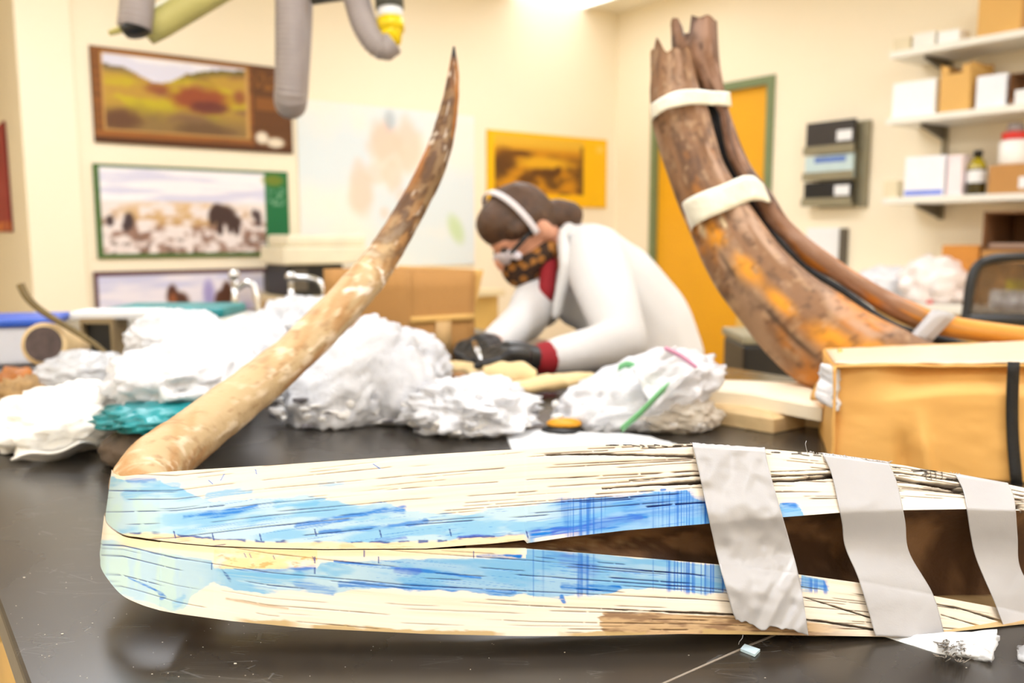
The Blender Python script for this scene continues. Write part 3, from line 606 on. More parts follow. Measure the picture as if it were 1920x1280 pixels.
cc = mixc(np.broadcast_to(lin((140, 104, 72)), nz.shape + (3,)), lin((88, 62, 42)), sst(.4, .62, nz)); cc = mixc(cc, lin((190, 158, 116)), sst(.6, .72, nz2) * sst(1400, 900, A_) * .7)
mesh('pulp_cavity', cv.reshape(-1, 3), grid_f(nt_, len(ic)), M_bark, tusk, True, col=cc.reshape(-1, 3), label='hollow brown pulp cavity')
# uncut end sweeping back and up to the tip
BAR = [(370, 1010, .69, .018), (315, 978, .705, .022), (274, 938, .725, .0238), (266, 903, .75, .0255), (296, 865, .79, .0272), (345, 828, .84, .0266), (405, 781, .90, .0266), (477, 725, .97, .0262), (553, 662, 1.04, .0252), (623, 592, 1.10, .0255), (678, 533, 1.14, .025), (702, 503, 1.16, .0235), (732, 458, 1.18, .0216), (770, 393, 1.21, .0203), (809, 318, 1.23, .0192), (829, 259, 1.25, .0168), (843, 198, 1.26, .0126), (850, 138, 1.27, .008), (851, 88, 1.28, .0016)]
q = crom([list(P(x, y, z)) + [r] for x, y, z, r in BAR], 260); n_ = 56
v, f = tube_vf(q[:, :3], q[:, 3], n_); v = np.array(v)
S_, A_ = np.repeat(np.linspace(0, 1, 260), n_), np.tile(np.linspace(0, 2 * math.pi, n_, endpoint=False), 260)
cx_, sx_ = np.cos(A_), np.sin(A_)
N1 = fbm(S_ * 14 + cx_ * .8, sx_ * 1.6 + 5 + S_ * 4, 80); N2 = fbm(S_ * 60, sx_ * 2.4 + cx_ * 1.3 + 7, 82); N3 = fbm(S_ * 110, sx_ * 5 + cx_ * 3 + 7, 84)
c = mixc(np.broadcast_to(lin((198, 170, 128)), (len(v), 3)), lin((182, 132, 78)), sst(.42, .66, N1) * .85)
c = mixc(c, lin((244, 226, 196)), sst(.58, .75, N2) * .6); c = mixc(c, lin((150, 110, 66)), sst(.60, .75, N3) * .5)
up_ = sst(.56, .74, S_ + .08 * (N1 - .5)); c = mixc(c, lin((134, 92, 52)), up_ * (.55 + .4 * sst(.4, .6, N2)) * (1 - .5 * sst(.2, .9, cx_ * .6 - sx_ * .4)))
c = mixc(c, lin((70, 46, 30)), up_ * sst(.46, .6, N2) * .8); c = mixc(c, lin((92, 62, 34)), sst(.66, .78, S_) * .65); c = mixc(c, lin((170, 104, 34)), sst(.7, .8, S_) * sst(.5, .62, N1) * .8)
c = mixc(c, lin((222, 206, 186)), sst(.68, .75, fbm(S_ * 50, sx_ * 4 + cx_ * 3 + 30, 90)) * sst(.5, .6, S_) * .6)
for s0 in (.53, .59): c = mixc(c, lin((250, 240, 226)), sst(.008, .002, np.abs(S_ - s0 - .012 * np.sin(A_ * 2 + s0 * 40) - .02 * (N3 - .5))) * .85 * sst(.44, .56, N2 + .25 * np.sin(A_ * 2 + s0 * 90)))
c = mixc(c, lin((30, 26, 26)), sst(.955, .985, S_))
v2 = v + np.repeat((v.reshape(260, n_, 3) - q[:, None, :3]).reshape(-1, 3) * ((N2 - .5) * .12)[:, None], 1, 0)
cidx = np.vstack([c])
mesh('tip', v2, f, M_bark, tusk, True, col=cidx, label='uncut rounded end tapering to a dark tip')

# grey tape strips bound across the split
def tape(Lp, Rp, seed, wr, torn):
    nr, nc = 130, 44; Le, Ri = crom(Lp, nr), crom(Rp, nr)
    t = np.linspace(0, 1, nc)[None, :, None]; G = Le[:, None] * (1 - t) + Ri[:, None] * t
    X, Y = G[..., 0], G[..., 1].copy(); V = np.linspace(0, 1, nr)[:, None]; H = np.linspace(0, 1, nc)[None]
    if torn: Y += torn * sst(.94, 1, V) * (vn(H * 5, H * 0, seed) * 1.3 + vn(H * 18, H * 0, seed + 1) * .7 - 1.0)
    if torn: Y += -2.5 * sst(.04, 0, V) * vn(H * 24, H * 0, seed + 3)
    Z = depth_face(X, Y) - .0022 - .0035 * wr[1]
    yu, yl = ip(SUX, X), ip(SLX, X); gap = np.clip((Y - yu + 26) / np.maximum(yl - yu + 52, 1), 0, 1)
    Z += .010 * np.sin(gap * math.pi) ** 2 * wr[0] - .004 * np.exp(-((V - .78) / .16) ** 2)
    Z -= wr[1] * ((fbm(X / 46 + Y / 90, Y / 44 - X / 80, seed, 2) - .5) * .007 + .0035 * (vn((X + Y * .55) / 13, (Y - X) / 130, seed + 5) - .5) * sst(.38, .62, V) * sst(.15, .5, H))
    Z -= .0012 * (fbm(X / 90, Y / 50, seed + 9) - .5)
    # the top end folds back over the edge
    fold = sst(.035, 0, V); Z += fold * .006
    pts = np.array([0, 0, CAMZ]) + np.stack([(X - CX) / F, cp - (Y - CY) / F * sp, -(Y - CY) / F * cp - sp], -1) * Z[..., None]
    o = mesh('tape_strip', pts.reshape(-1, 3), grid_f(nr, nc), M_tape, tusk, True)
    m = o.modifiers.new('thick', 'SOLIDIFY'); m.thickness = .0005; m.offset = 1
    return o
tape([(1298, 831), (1312, 890), (1335, 1000), (1355, 1080), (1380, 1168)], [(1434, 840), (1445, 890), (1478, 1005), (1500, 1090), (1516, 1188)], 11, (.7, 1.0), 10)['label'] = 'crumpled grey tape strip with a torn lower end'
tape([(1541, 848), (1560, 890), (1578, 975), (1585, 1025), (1612, 1090), (1642, 1192)], [(1666, 865), (1682, 905), (1697, 975), (1705, 1035), (1750, 1115), (1773, 1196)], 31, (1.0, .14), 0)
tape([(1791, 887), (1808, 925), (1820, 1000), (1832, 1050), (1868, 1135), (1892, 1200)], [(1890, 905), (1902, 935), (1908, 1005), (1912, 1060), (1938, 1110), (1990, 1206)], 51, (1.0, .14), 0)
fr = MB(); rr = random.Random(9)
for x0, x1 in ((1296, 1320), (1515, 1560), (1560, 1670), (1785, 1800)):                 # frayed cloth threads along the tape ends
    for k in range(int((x1 - x0) / 3)):
        x = rr.uniform(x0, x1); y = ip(TOPX, x) - rr.uniform(-1, 1); z = depth_face(x, y) + .001; d = rr.uniform(-5, 5)
        fr.tube([P(x, y + 2, z), P(x + d, y - rr.uniform(1, 4), z), P(x + d * 1.6, y - rr.uniform(0, 3), z)], .00025, 5)
fr.tube([P(1515, 851, .632), P(1512, 842, .632), P(1510, 832, .631), P(1512, 826, .631)], .00022, 5)
fr.tube([P(1393, 1190, .593), P(1392, 1196, .594), P(1386, 1203, .595), P(1385, 1208, .596)], .00022, 5)
tag(fr.out('frayed_threads', M_tape, tusk, True), kind='stuff')

# ================================================================== big brown tusk standing on the bench at the right
bt = thing('curved_tusk', T(1560, 760), 'thick brown curved tusk rising broken topped behind the cardboard wrapped bundle', 'tusk')
M_bt = vmat('brown_tusk_bark', 0.55, 0.35, bump=.3, bscale=70)
def bent(name, Lp, Rp, zs, thick, nr, nc, paint, jag=None, label=None, back=0.0, rim=.75):
    """tapering limb between its two outlines (x, y), at lens depths zs; oval section"""
    Lx, Rx, Z = crom(Lp, nr), crom(Rp, nr), crom(np.array(zs)[:, None], nr)[:, 0]
    a = np.linspace(0, 2 * math.pi, nc, endpoint=False)
    Lw = np.array([P(x, y, z) for (x, y), z in zip(Lx, Z)]); Rw = np.array([P(x, y, z) for (x, y), z in zip(Rx, Z)])
    c, h = (Lw + Rw) / 2, (Rw - Lw) / 2; hl = np.linalg.norm(h, axis=1)[:, None]
    t = np.gradient(c, axis=0); t /= np.linalg.norm(t, axis=1)[:, None]; d = np.cross(t, h / hl); d *= np.sign(d[:, 1:2])
    dd = d * hl * thick
    V = c[:, None] + np.cos(a)[None, :, None] * h[:, None] - np.sin(a)[None, :, None] * dd[:, None] + back * d[:, None]
    S_, A_ = np.meshgrid(np.linspace(0, 1, nr), a, indexing='ij')
    col, disp = paint(S_, A_)
    V = V + (np.cos(a)[None, :, None] * h[:, None] - np.sin(a)[None, :, None] * dd[:, None]) * disp[..., None]
    if jag is not None:                                               # broken end: each strand stops at its own height
        k = 10; ofs = jag(A_[0])
        for i in range(k): V[i] += t[i][None] * (ofs * (1 - i / k) ** 1.0)[:, None]
    f = grid_f(nr, nc, True).tolist(); v = V.reshape(-1, 3).tolist()
    for r, rev in ((0, 0), (nr - 1, 1)):                              # recessed broken ends
        b = len(v); inner = c[r] + (V[r] - c[r]) * rim + t[r] * (.012 if r == 0 else -.004); v += inner.tolist()
        for j in range(nc): f.append([r * nc + j, r * nc + (j + 1) % nc, b + (j + 1) % nc, b + j])
        f.append([b + j for j in range(nc)])
        col = np.vstack([col.reshape(-1, 3), np.broadcast_to(lin((70, 52, 40)), (nc, 3))])
    v = np.array(v); v[:, 2] = np.maximum(v[:, 2], ZT + .001)
    return mesh(name, v, f, M_bt, bt, True, col=col, label=label)
def bark_main(S_, A_):
    cx_, sx_ = np.cos(A_), np.sin(A_); N1 = fbm(S_ * 7 + 3, cx_ * 1.8 + sx_ * .5 + 5 + S_ * 2, 110); N2 = fbm(S_ * 24, cx_ * 3.2 + 9, 112); N3 = fbm(S_ * 13, cx_ * 4.5 + 12 + S_ * 3, 114)
    c = mixc(np.broadcast_to(lin((132, 96, 66)), S_.shape + (3,)), lin((84, 58, 40)), sst(.45, .7, N1)); c = mixc(c, lin((166, 134, 106)), sst(.5, .7, N3) * .7)
    c = mixc(c, lin((196, 122, 32)), sst(.3, .62, S_ + .5 * (N2 - .5)) * sst(.38, .62, N1) * .9)
    g = np.exp(-((cx_ - (-.25)) / .16) ** 2) * sst(.3, .42, S_); c = mixc(c, lin((178, 146, 122)), sst(.42, .6, N3) * np.exp(-((cx_ - .35) / .3) ** 2) * .8)
    for s0, x0, rs, rx in ((.45, -.62, .03, .18), (.55, -.42, .035, .2), (.63, -.33, .03, .14), (.75, -.2, .045, .22), (.83, -.05, .05, .3), (.9, -.5, .04, .2)):
        c = mixc(c, lin((228, 152, 26)), ell(S_, cx_, s0, x0, rs, rx, .7, .5, int(s0 * 90)) * (sx_ > -.2) * .85)
    for s0, x0, rs, rx in ((.425, -.83, .015, .05), (.42, -.32, .015, .05)): c = mixc(c, lin((236, 216, 176)), ell(S_, cx_, s0, x0, rs, rx, .5, .3, 7) * (sx_ > 0))
    crack = np.abs(cx_ + .68 - .10 * sst(.45, .95, S_) - .05 * (fbm(S_ * 16, S_ * 0, 116) - .5)); k = sst(.05, .012, crack) * sst(.44, .54, S_) * (sx_ > 0)
    N4 = fbm(S_ * 60, cx_ * 9 + 20, 118); c = mixc(c, lin((74, 52, 36)), sst(.55, .75, N4) * .6); c = mixc(c, lin((190, 156, 120)), sst(.6, .8, fbm(S_ * 44, cx_ * 7 + 31, 119)) * .5)
    c = mixc(c, lin((46, 34, 26)), k * .8)
    return np.clip(c * 1.1, 0, 1), .022 * (N1 - .5) + .012 * (N2 - .5) - .04 * k
ML = [(1219, 112), (1219, 170), (1222, 220), (1234, 268), (1250, 318), (1272, 380), (1301, 448), (1322, 496), (1350, 546), (1398, 611), (1437, 659), (1485, 704), (1540, 738), (1640, 775), (1800, 800)]
MR = [(1296, 96), (1310, 165), (1328, 212), (1341, 262), (1357, 312), (1394, 372), (1430, 425), (1463, 468), (1510, 513), (1565, 549), (1620, 587), (1676, 614), (1735, 640), (1830, 668), (1960, 690)]
MZ = [1.45, 1.45, 1.445, 1.44, 1.43, 1.42, 1.41, 1.40, 1.39, 1.38, 1.37, 1.36, 1.35, 1.34, 1.33]
def jag_main(a):
    x = np.cos(a); up = np.where(np.abs(x + .72) < .3, .028 * (1 - np.abs(x + .72) / .3), 0) + np.where(x < -.92, -.02, 0) + .002 * np.sin(a * 9)
    return -up
bent('main_body', ML, MR, MZ, .95, 150, 64, bark_main, jag_main, 'thick brown body mottled with amber patches')
def bark_sliver(S_, A_):
    cx_ = np.cos(A_); N1 = fbm(S_ * 9 + 3, cx_ * 2.2 + 5, 120); N2 = fbm(S_ * 24, cx_ * 6 + 9, 122)
    c = mixc(np.broadcast_to(lin((136, 100, 76)), S_.shape + (3,)), lin((78, 58, 48)), sst(.42, .66, N1)); c = mixc(c, lin((170, 136, 116)), sst(.55, .7, N2) * .7)
    c = mixc(c, lin((196, 122, 36)), sst(.45, .8, S_) * sst(.42, .6, N1)); c = mixc(c, lin((226, 158, 62)), sst(.8, .98, S_) * .8); return np.clip(c * 1.08, 0, 1), .04 * (N1 - .5)
SL = [(1258, 48), (1266, 110), (1305, 165), (1345, 205), (1353, 240), (1363, 287), (1382, 327), (1413, 380), (1442, 420), (1466, 445), (1511, 493), (1576, 532), (1646, 580), (1713, 614), (1790, 634), (1960, 655)]
SR = [(1343, 46), (1347, 112), (1356, 161), (1368, 212), (1378, 242), (1392, 280), (1414, 322), (1447, 364), (1476, 410), (1505, 440), (1549, 473), (1612, 515), (1674, 549), (1747, 582), (1815, 598), (1970, 618)]
SZ = [1.47, 1.47, 1.47, 1.465, 1.46, 1.455, 1.45, 1.44, 1.43, 1.42, 1.41, 1.40, 1.39, 1.38, 1.37, 1.36]
def jag_sl(a):
    x = np.cos(a); return -(np.where(x < -.75, .006, 0) + np.where(np.abs(x + .55) < .2, -.03, 0) + .003 * np.sin(a * 7))
bent('split_sliver', SL, SR, SZ, 1.1, 150, 40, bark_sliver, jag_sl, 'slimmer split piece with greyer bark')
def black_gap(S_, A_): return np.broadcast_to(lin((20, 17, 15)), S_.shape + (3,)).copy(), .05 * (fbm(S_ * 30, np.cos(A_) * 2, 130) - .5)
GLp = [(1290, 150), (1300, 200), (1318, 245), (1330, 300), (1350, 345), (1388, 400), (1428, 455), (1480, 512), (1540, 550), (1600, 596), (1660, 626), (1760, 660)]
GRp = [(1345, 150), (1360, 205), (1368, 245), (1382, 295), (1402, 335), (1440, 388), (1472, 442), (1532, 500), (1596, 540), (1664, 588), (1730, 616), (1830, 640)]
bent('dark_gap_filler', GLp, GRp, [1.475, 1.475, 1.47, 1.465, 1.46, 1.45, 1.44, 1.435, 1.43, 1.42, 1.41, 1.40], .5, 90, 24, black_gap, None, 'black filler added for the shade inside the split', .02)  # black tube added behind the split, its colour standing for the shade inside
M_mask = mat('cream_masking_tape', (240, 236, 216), 0.32, var=.05, scale=25, bump=.35, bscale=70)
def band(pts_up, pts_dn, z, name, m, lift=.0, sag=.0):
    nr = 40; U_, D_ = crom(pts_up, nr), crom(pts_dn, nr); v = []
    z = crom(np.array(z, float)[:, None], nr)[:, 0]
    for j in range(6):
        t = j / 5
        for i in range(nr):
            x, y = U_[i] * (1 - t) + D_[i] * t; v.append(P(x, y, z[i] - .0025 * (fbm(i / 5.0, j / 3.0, 141) - .5)))
    o = mesh(name, np.array(v), grid_f(6, nr), m, bt, True); mm = o.modifiers.new('thick', 'SOLIDIFY'); mm.thickness = .0012; return o
band([(1221, 196), (1226, 192), (1245, 180), (1270, 170), (1300, 167), (1330, 170), (1350, 171), (1362, 172), (1368, 173)], [(1223, 226), (1228, 220), (1248, 206), (1272, 200), (1300, 196), (1330, 197), (1350, 198), (1364, 199), (1371, 200)], [1.445, 1.41, 1.388, 1.385, 1.392, 1.415, 1.428, 1.432, 1.46], 'tape_band', M_mask)
band([(1279, 386), (1284, 376), (1310, 362), (1350, 347), (1388, 331), (1400, 329), (1412, 330), (1424, 340), (1431, 346)], [(1297, 438), (1302, 424), (1326, 410), (1360, 396), (1398, 380), (1414, 376), (1428, 376), (1440, 380), (1448, 377)], [1.42, 1.375, 1.352, 1.352, 1.378, 1.395, 1.40, 1.405, 1.435], 'tape_band', M_mask)
band([(1748, 581), (1757, 582), (1768, 583), (1780, 586), (1792, 592)], [(1697, 640), (1706, 640), (1717, 640), (1730, 640), (1744, 642)], [1.352, 1.345, 1.343, 1.345, 1.352], 'tape_band', M_tape)

# ================================================================== cardboard wrapped bundle in front of it
bx = thing('cardboard_bundle', T(1750, 850), 'long bundle wrapped in folded cardboard with glare-whitened clear tape along its top', 'bundle')
def quadgrid(name, c4, nr, nc, m, parent, disp=None, label=None, col=None, thick=.003):
    c4 = [np.asarray(c, float) for c in c4]; s, t = np.meshgrid(np.linspace(0, 1, nc), np.linspace(0, 1, nr))
    V = c4[0] * ((1 - s) * (1 - t))[..., None] + c4[1] * (s * (1 - t))[..., None] + c4[2] * (s * t)[..., None] + c4[3] * ((1 - s) * t)[..., None]
    n = np.cross(c4[1] - c4[0], c4[3] - c4[0]); n /= np.linalg.norm(n)
    if disp is not None: V = V + n * disp(s, t)[..., None]
    o = mesh(name, V.reshape(-1, 3), grid_f(nr, nc), m, parent, True, label=label)
    if thick: mm = o.modifiers.new('thick', 'SOLIDIFY'); mm.thickness = thick; mm.offset = 0
    return o
BA, BB = T(1562, 880), T(1935, 905); BB = T(2230, 925)
fl, fr_ = P(1562, 693, 1.03), P(2230, 672, 1.0)
fl2, fr2 = BA, BB; bl, br_ = P(1545, 655, 1.25), P(2230, 628, 1.25)
fl = np.array([BA[0], BA[1], fl[2]]) + np.array([0, .01, 0]); fr_ = np.array([BB[0], BB[1] + .01, fr_[2]])
bl2, br2 = np.array([bl[0], bl[1], ZT]), np.array([br_[0], br_[1], ZT])
def crease(s, t):
    x, y = s * .62, t
    a = sst(.09, .02, np.abs(s - (.21 - .09 * t)) ) * 0
    left = np.clip((.205 - .06 * t - s) / .2, 0, 1); d = -.020 * left * (1 - .2 * t)
    up = np.clip((.34 - .10 * np.cos((s - .45) * 5) - t) / .3, 0, 1); d = d - .030 * up * sst(.1, .25, s) * sst(1.0, .5, s)
    d = d + .010 * np.exp(-((s - .235 - .05 * t) / .02) ** 2) * sst(.35, .8, t) - .010 * np.exp(-((s - .19 - .03 * t) / .025) ** 2) * sst(.5, .9, t) + .004 * (fbm(s * 6, t * 4, 150) - .5)
    return d
M_cardf = mat('orange_tan_cardboard', (236, 180, 98), 0.62, var=.03, scale=4, bump=.06, bscale=40)
quadgrid('front_panel', [fl, fr_, fr2, fl2], 50, 110, M_cardf, bx, lambda s, t: -crease(s, t), 'creased tan front panel')
quadgrid('top_panel', [bl, br_, fr_, fl], 20, 60, M_cardf, bx, lambda s, t: .004 * (fbm(s * 8, t * 3, 151) - .5))
quadgrid('end_panel', [bl, fl, fl2, bl2], 20, 20, M_cardf, bx, lambda s, t: .006 * (fbm(s * 4, t * 3, 152) - .5))
quadgrid('end_panel', [fr_, br_, br2, fr2], 4, 6, M_cardf, bx)
quadgrid('back_panel', [br_, bl, bl2, br2], 4, 10, M_cardf, bx)
lift = np.array([0, 0, .004])
M_glaze = mat('shiny_clear_parcel_tape', (238, 216, 186), 0.3, var=.03, scale=20, bump=.5, bscale=45)  # whitish base colour carries the glare of the clear tape
quadgrid('packing_tape', [bl * .80 + fl * .20 + lift, br_ * .85 + fr_ * .15 + lift, fr_ + lift + np.array([0, -.002, 0]), fl * .97 + bl * .03 + lift + np.array([0, -.002, -.0])], 18, 60, M_glaze, bx, lambda s, t: .004 * (fbm(s * 22, t * 5, 153) - .4), 'wide clear tape along the top, its glare painted whitish', .0008)
e0 = P(1562, 690, 1.03)
0 and quadgrid('packing_tape', [fl + np.array([-.004, -.006, .004]), fl + np.array([.05, -.006, .004]), fl + np.array([.03, -.006, -.012]), fl + np.array([-.004, -.006, -.016])], 8, 12, M_glaze, bx, lambda s, t: .003 * (fbm(s * 8, t * 5, 155) - .5), None, .0008)
M_strap = mat('black_nylon_strap', (24, 22, 20), .6, bump=.3, bscale=400)
k0, k1 = (1898, 690), (1914, 905)
sa = fl + (fr_ - fl) * .503; sb = fl2 + (fr2 - fl2) * .522
strip = [sa + np.array([-.006, -.010, .006]), sa + np.array([.007, -.010, .006]), sb + np.array([.007, -.010, 0]), sb + np.array([-.006, -.010, 0])]
quadgrid('strap', strip, 12, 3, M_strap, bx, lambda s, t: .006 * np.sin(t * math.pi) - .002, 'black strap', .0016)
# curled flap and plastic at the open left end
fp = [P(1545, 655, 1.24), P(1572, 652, 1.16), P(1548, 735, 1.12), P(1528, 752, 1.20)]
quadgrid('end_flap', fp, 14, 12, M_cardf, bx, lambda s, t: .014 * np.sin(s * math.pi) + .006 * np.sin(t * 5), 'curled cardboard flap at the open end')
quadgrid('plastic_liner', [P(1554, 680, 1.12), P(1562, 690, 1.065), P(1557, 768, 1.06), P(1536, 742, 1.12)], 26, 16, M_milky, bx, lambda s, t: .02 * (fbm(s * 5, t * 5, 157) - .5) + .01 * np.sin(s * 9), 'crumpled clear plastic at the open end', .0006)

# ================================================================== bags, bones and other things on the bench
M_bone = mat('cream_bone', (236, 206, 150), .55, var=.12, scale=18, bump=.2, bscale=60)
M_bonew = mat('white_ivory_slab', (248, 234, 206), .55, var=.05, scale=12, bump=.15, bscale=60)
M_bonet = mat('tan_ivory_slab', (220, 190, 140), .55, var=.14, scale=14, bump=.25, bscale=60)
M_frag = mat('white_chips', (238, 234, 230), .7, var=.05)
M_fragd = mat('dark_chips', (112, 108, 112), .7, var=.2)
M_stone = mat('dark_rough_stone', (96, 80, 64), .8, var=.4, scale=30, bump=.8, bscale=40)
M_stonet = mat('tan_rough_stone', (168, 132, 84), .8, var=.4, scale=26, bump=.8, bscale=40)
M_amber = mat('amber_resin', (226, 156, 24), .35, var=.1)
def crumple(c, r, seed, amp=.25, fr=3.0, sub=4, rot=0.0, lean=(0, 0), pinch=0.0):
    v, f = ico(sub); out = []; sv_ = Vector((seed * 7.3, seed * 3.1, seed * 1.7))
    ca, sa = math.cos(rot), math.sin(rot)
    for p in v:
        q = Vector(p) * fr + sv_
        n = 1 + amp * (.8 * mn.noise(q) + .9 * abs(mn.noise(q * 1.7)) - .55 * abs(mn.noise(q * 3.1)) - .25 * abs(mn.noise(q * 6.3)))
        x, y, z = p * n
        if pinch and z > 0: k = 1 - pinch * min(z, 1); x *= k; y *= k
        z = max(z, -.62) if z < 0 else z
        x, y = x * r[0], y * r[1]; z = (z + .62) * r[2] / 1.62
        x, y = x * ca - y * sa + lean[0] * z, x * sa + y * ca + lean[1] * z
        out.append((c[0] + x, c[1] + y, c[2] + max(z, 0) + .0012))
    return np.array(out), f
def mp(base, w, h, d=None, back=True, z0=0.0):   # base front point in the frame, width and height in frame pixels -> centre, radii
    c = T(base[0], base[1], z0); z = c[1] * cp - (c[2] - CAMZ) * sp; s = z / F
    rx = w * s / 2; ry = d if d else rx * .8
    if back: c = c + np.array([0, ry * .8, 0])
    return c, (rx * (1 + ry * .5), ry, h * s * .98 * 1.0)
def bag(base, w, h, label, seed, film_m=None, chips=0, dark=0, d=None, amp=.16, z0=0.0, rot=0, lean=(0, 0), fill=None, pinch=0.0, fr=3.0, cat='bag', name='plastic_bag'):
    c, r = mp(base, w, h, d, z0=z0)
    o = thing(name, c, label, cat, 'plastic bags on the bench')
    v, f = crumple(c, r, seed, amp, fr, 5 if w > 150 else 4, rot, lean, pinch); mesh('film', v, f, film_m or M_milky, o, True)
    R = random.Random(seed)
    if fill: v, f = crumple(c + np.array([0, 0, .002]), (r[0] * .84, r[1] * .84, r[2] * .78), seed + 50, amp, fr, 3, rot, lean, pinch); mesh('contents', v, f, fill, o, True)
    sv3, sf3 = ico(1)
    for k in range(chips):
        a, q = R.uniform(0, 6.28), R.uniform(.75, 1.0); s = R.uniform(.005, .012) * (.7 if k < dark else 1)
        p = np.array([math.cos(a) * q * r[0] * .98, -abs(math.sin(a)) * q * r[1] * 1.0, R.uniform(.02, .26) * r[2]])
        ax = np.array([s * R.uniform(.8, 2.0), s * .6, s * R.uniform(.4, 1.0)]); jit = np.array([R.uniform(.6, 1.3) for _ in range(len(sv3))])[:, None]
        mesh('chip', c + p + np.array([0, 0, ax[2]]) + sv3 * ax * jit, sf3, M_fragd if k < dark else M_frag, o)
    return o
# centre and right bags
bag((610, 806), 235, 195, 'full white bag of pale chips leaning right behind the upright tusk', 3, chips=26, dark=6, d=.075, fill=M_paper, lean=(.45, .3))
bag((745, 800), 130, 150, 'white paper filled bag between the chip bag and the cardboard box', 5, chips=10, dark=2, d=.06, fill=M_paper)
bag((880, 822), 240, 100, 'low lumpy white bag below the cream bones', 8, film_m=M_milky, chips=34, dark=3, d=.085, fill=M_paper, amp=.34)
bag((735, 745), 200, 130, 'white bag standing against the brown cardboard box', 12, chips=0, d=.05, fill=M_paper)
c = bag((1150, 815), 260, 148, 'clear zip bag with green print lying nearest the person in white', 15, film_m=M_milky, chips=16, d=.07, fill=M_paper, amp=.2, lean=(.9, .1))
def ribbon(name, pts, w, m, parent, up=(0, 0, 1), th=.001, label=None):
    p = crom(pts, 24); t = np.gradient(p, axis=0); t /= np.linalg.norm(t, axis=1)[:, None]; u = np.array(up, float); u = u - t * (t @ u)[:, None]; u /= np.linalg.norm(u, axis=1)[:, None]
    o = mesh(name, np.vstack([p - u * w / 2, p + u * w / 2]), grid_f(2, 24), m, parent, True, label=label); mm = o.modifiers.new('thick', 'SOLIDIFY'); mm.thickness = th; return o
M_green = mat('green_print', (120, 196, 132), .4); M_pink = mat('pink_zip', (246, 170, 206), .4)
ribbon('green_stripe', [P(1165, 806, 1.16), P(1200, 775, 1.175), P(1240, 735, 1.20), P(1275, 705, 1.24)], .012, M_green, c, (0, -.4, 1), label='green printed stripe')
ribbon('green_stripe', [P(1160, 690, 1.25), P(1175, 683, 1.26), P(1190, 688, 1.27)], .010, M_green, c, (0, -.4, 1))
quadgrid('zip_flap', [P(1185, 690, 1.215), P(1266, 650, 1.225), P(1306, 688, 1.225), P(1225, 770, 1.20)], 22, 22, M_milky, c, lambda s, t: .016 * (fbm(s * 4, t * 4, 160) - .5), 'flattened zip end of the bag', .0006)
ribbon('pink_zip', [P(1246, 652, 1.215), P(1276, 667, 1.215), P(1306, 689, 1.215)], .006, M_pink, c, (0, -.4, 1), label='pink zip strip')
bag((1265, 815), 180, 70, 'low bag of greyish sediment beside the zip bag', 18, film_m=film('dirty_film', (226, 214, 196), .6), chips=8, d=.05, fill=mat('grey_sediment', (186, 172, 150), .9, var=.2, scale=40), amp=.2)
# left heap
bag((312, 780), 290, 125, 'big white bag heaped on teal plastic at the left', 21, z0=.05, d=.12, fill=M_paper, amp=.22)
bag((430, 760), 220, 150, 'white bag heaped behind the upright tusk, left of the taps', 24, d=.12, fill=M_paper, amp=.22)
bag((310, 690), 190, 105, 'puffed bag with a small green mark on the left heap', 27, z0=.06, d=.08, fill=M_paper)
bag((540, 700), 190, 135, 'bag with bluish plastic inside, right below the second tap', 30, film_m=M_milky, d=.1, fill=mat('bluish_plastic', (170, 206, 214), .4, var=.3, scale=20), amp=.3)
bag((135, 745), 175, 80, 'greyish clear bag lying beside the round tusk slice', 33, film_m=film('grey_film', (228, 228, 230), .7), d=.07, fill=mat('grey_paper', (214, 212, 212), .6))
bag((395, 800), 120, 80, 'small white bag tucked under the upright tusk', 36, z0=.0, d=.05, fill=M_paper)
v, f = crumple(*mp((262, 815), 215, 44, .075, z0=.045), 41, .3, 5, 4); v[:, 2] = np.maximum(v[:, 2], ZT + .048)
tag(mesh('plastic_wrap', v, f, M_teal, None, True), 'crumpled teal plastic wrap on the dark rough block', 'plastic wrap')
v, f = crumple(*mp((262, 886), 190, 76, .05), 43, .12, 3, 4); tag(mesh('rough_block', v, f, M_stone, None, True), 'dark rough block under teal plastic at the left', 'block')
c_, r_ = mp((40, 858), 260, 112, .11)
o = thing('crumpled_cloth', c_, 'crumpled white cloth at the left front of the bench', 'cloth')
v, f = crumple(c_, r_, 47, .26, 2.2, 5, .5, (.3, .2)); mesh('folded_heap', v, f, mat('white_cloth', (247, 243, 236), .85, var=.02, bump=.2, bscale=25), o, True)
quadgrid('loose_fold', [T(20, 862, .012), T(150, 832, .03), T(184, 838, .004), T(60, 868, .002)], 16, 20, bpy.data.materials['white_cloth'], o, lambda s, t: .004 * np.sin(s * 7 + t * 2), None, .006)
quadgrid('loose_fold', [T(100, 775, .03), T(185, 765, .05), T(182, 800, .03), T(120, 850, .004)], 16, 20, bpy.data.materials['white_cloth'], o, lambda s, t: .012 * np.sin(s * 5 + t * 4), None, .004)
v, f = crumple(*mp((15, 800), 90, 85, .05), 51, .35, 3, 4); o = mesh('rough_fragment', v, f, M_stonet, None, True); tag(o, 'tan rough fragment behind the white cloth at the left edge', 'fragment')
v, f = crumple(*mp((20, 748), 80, 55, .03), 53, .3, 3, 3); o = mesh('amber_fragment', v, f, mat('amber_brown', (176, 104, 30), .5, var=.3, scale=25), None, True); tag(o, 'amber brown fragment above the tan one at the left edge', 'fragment')
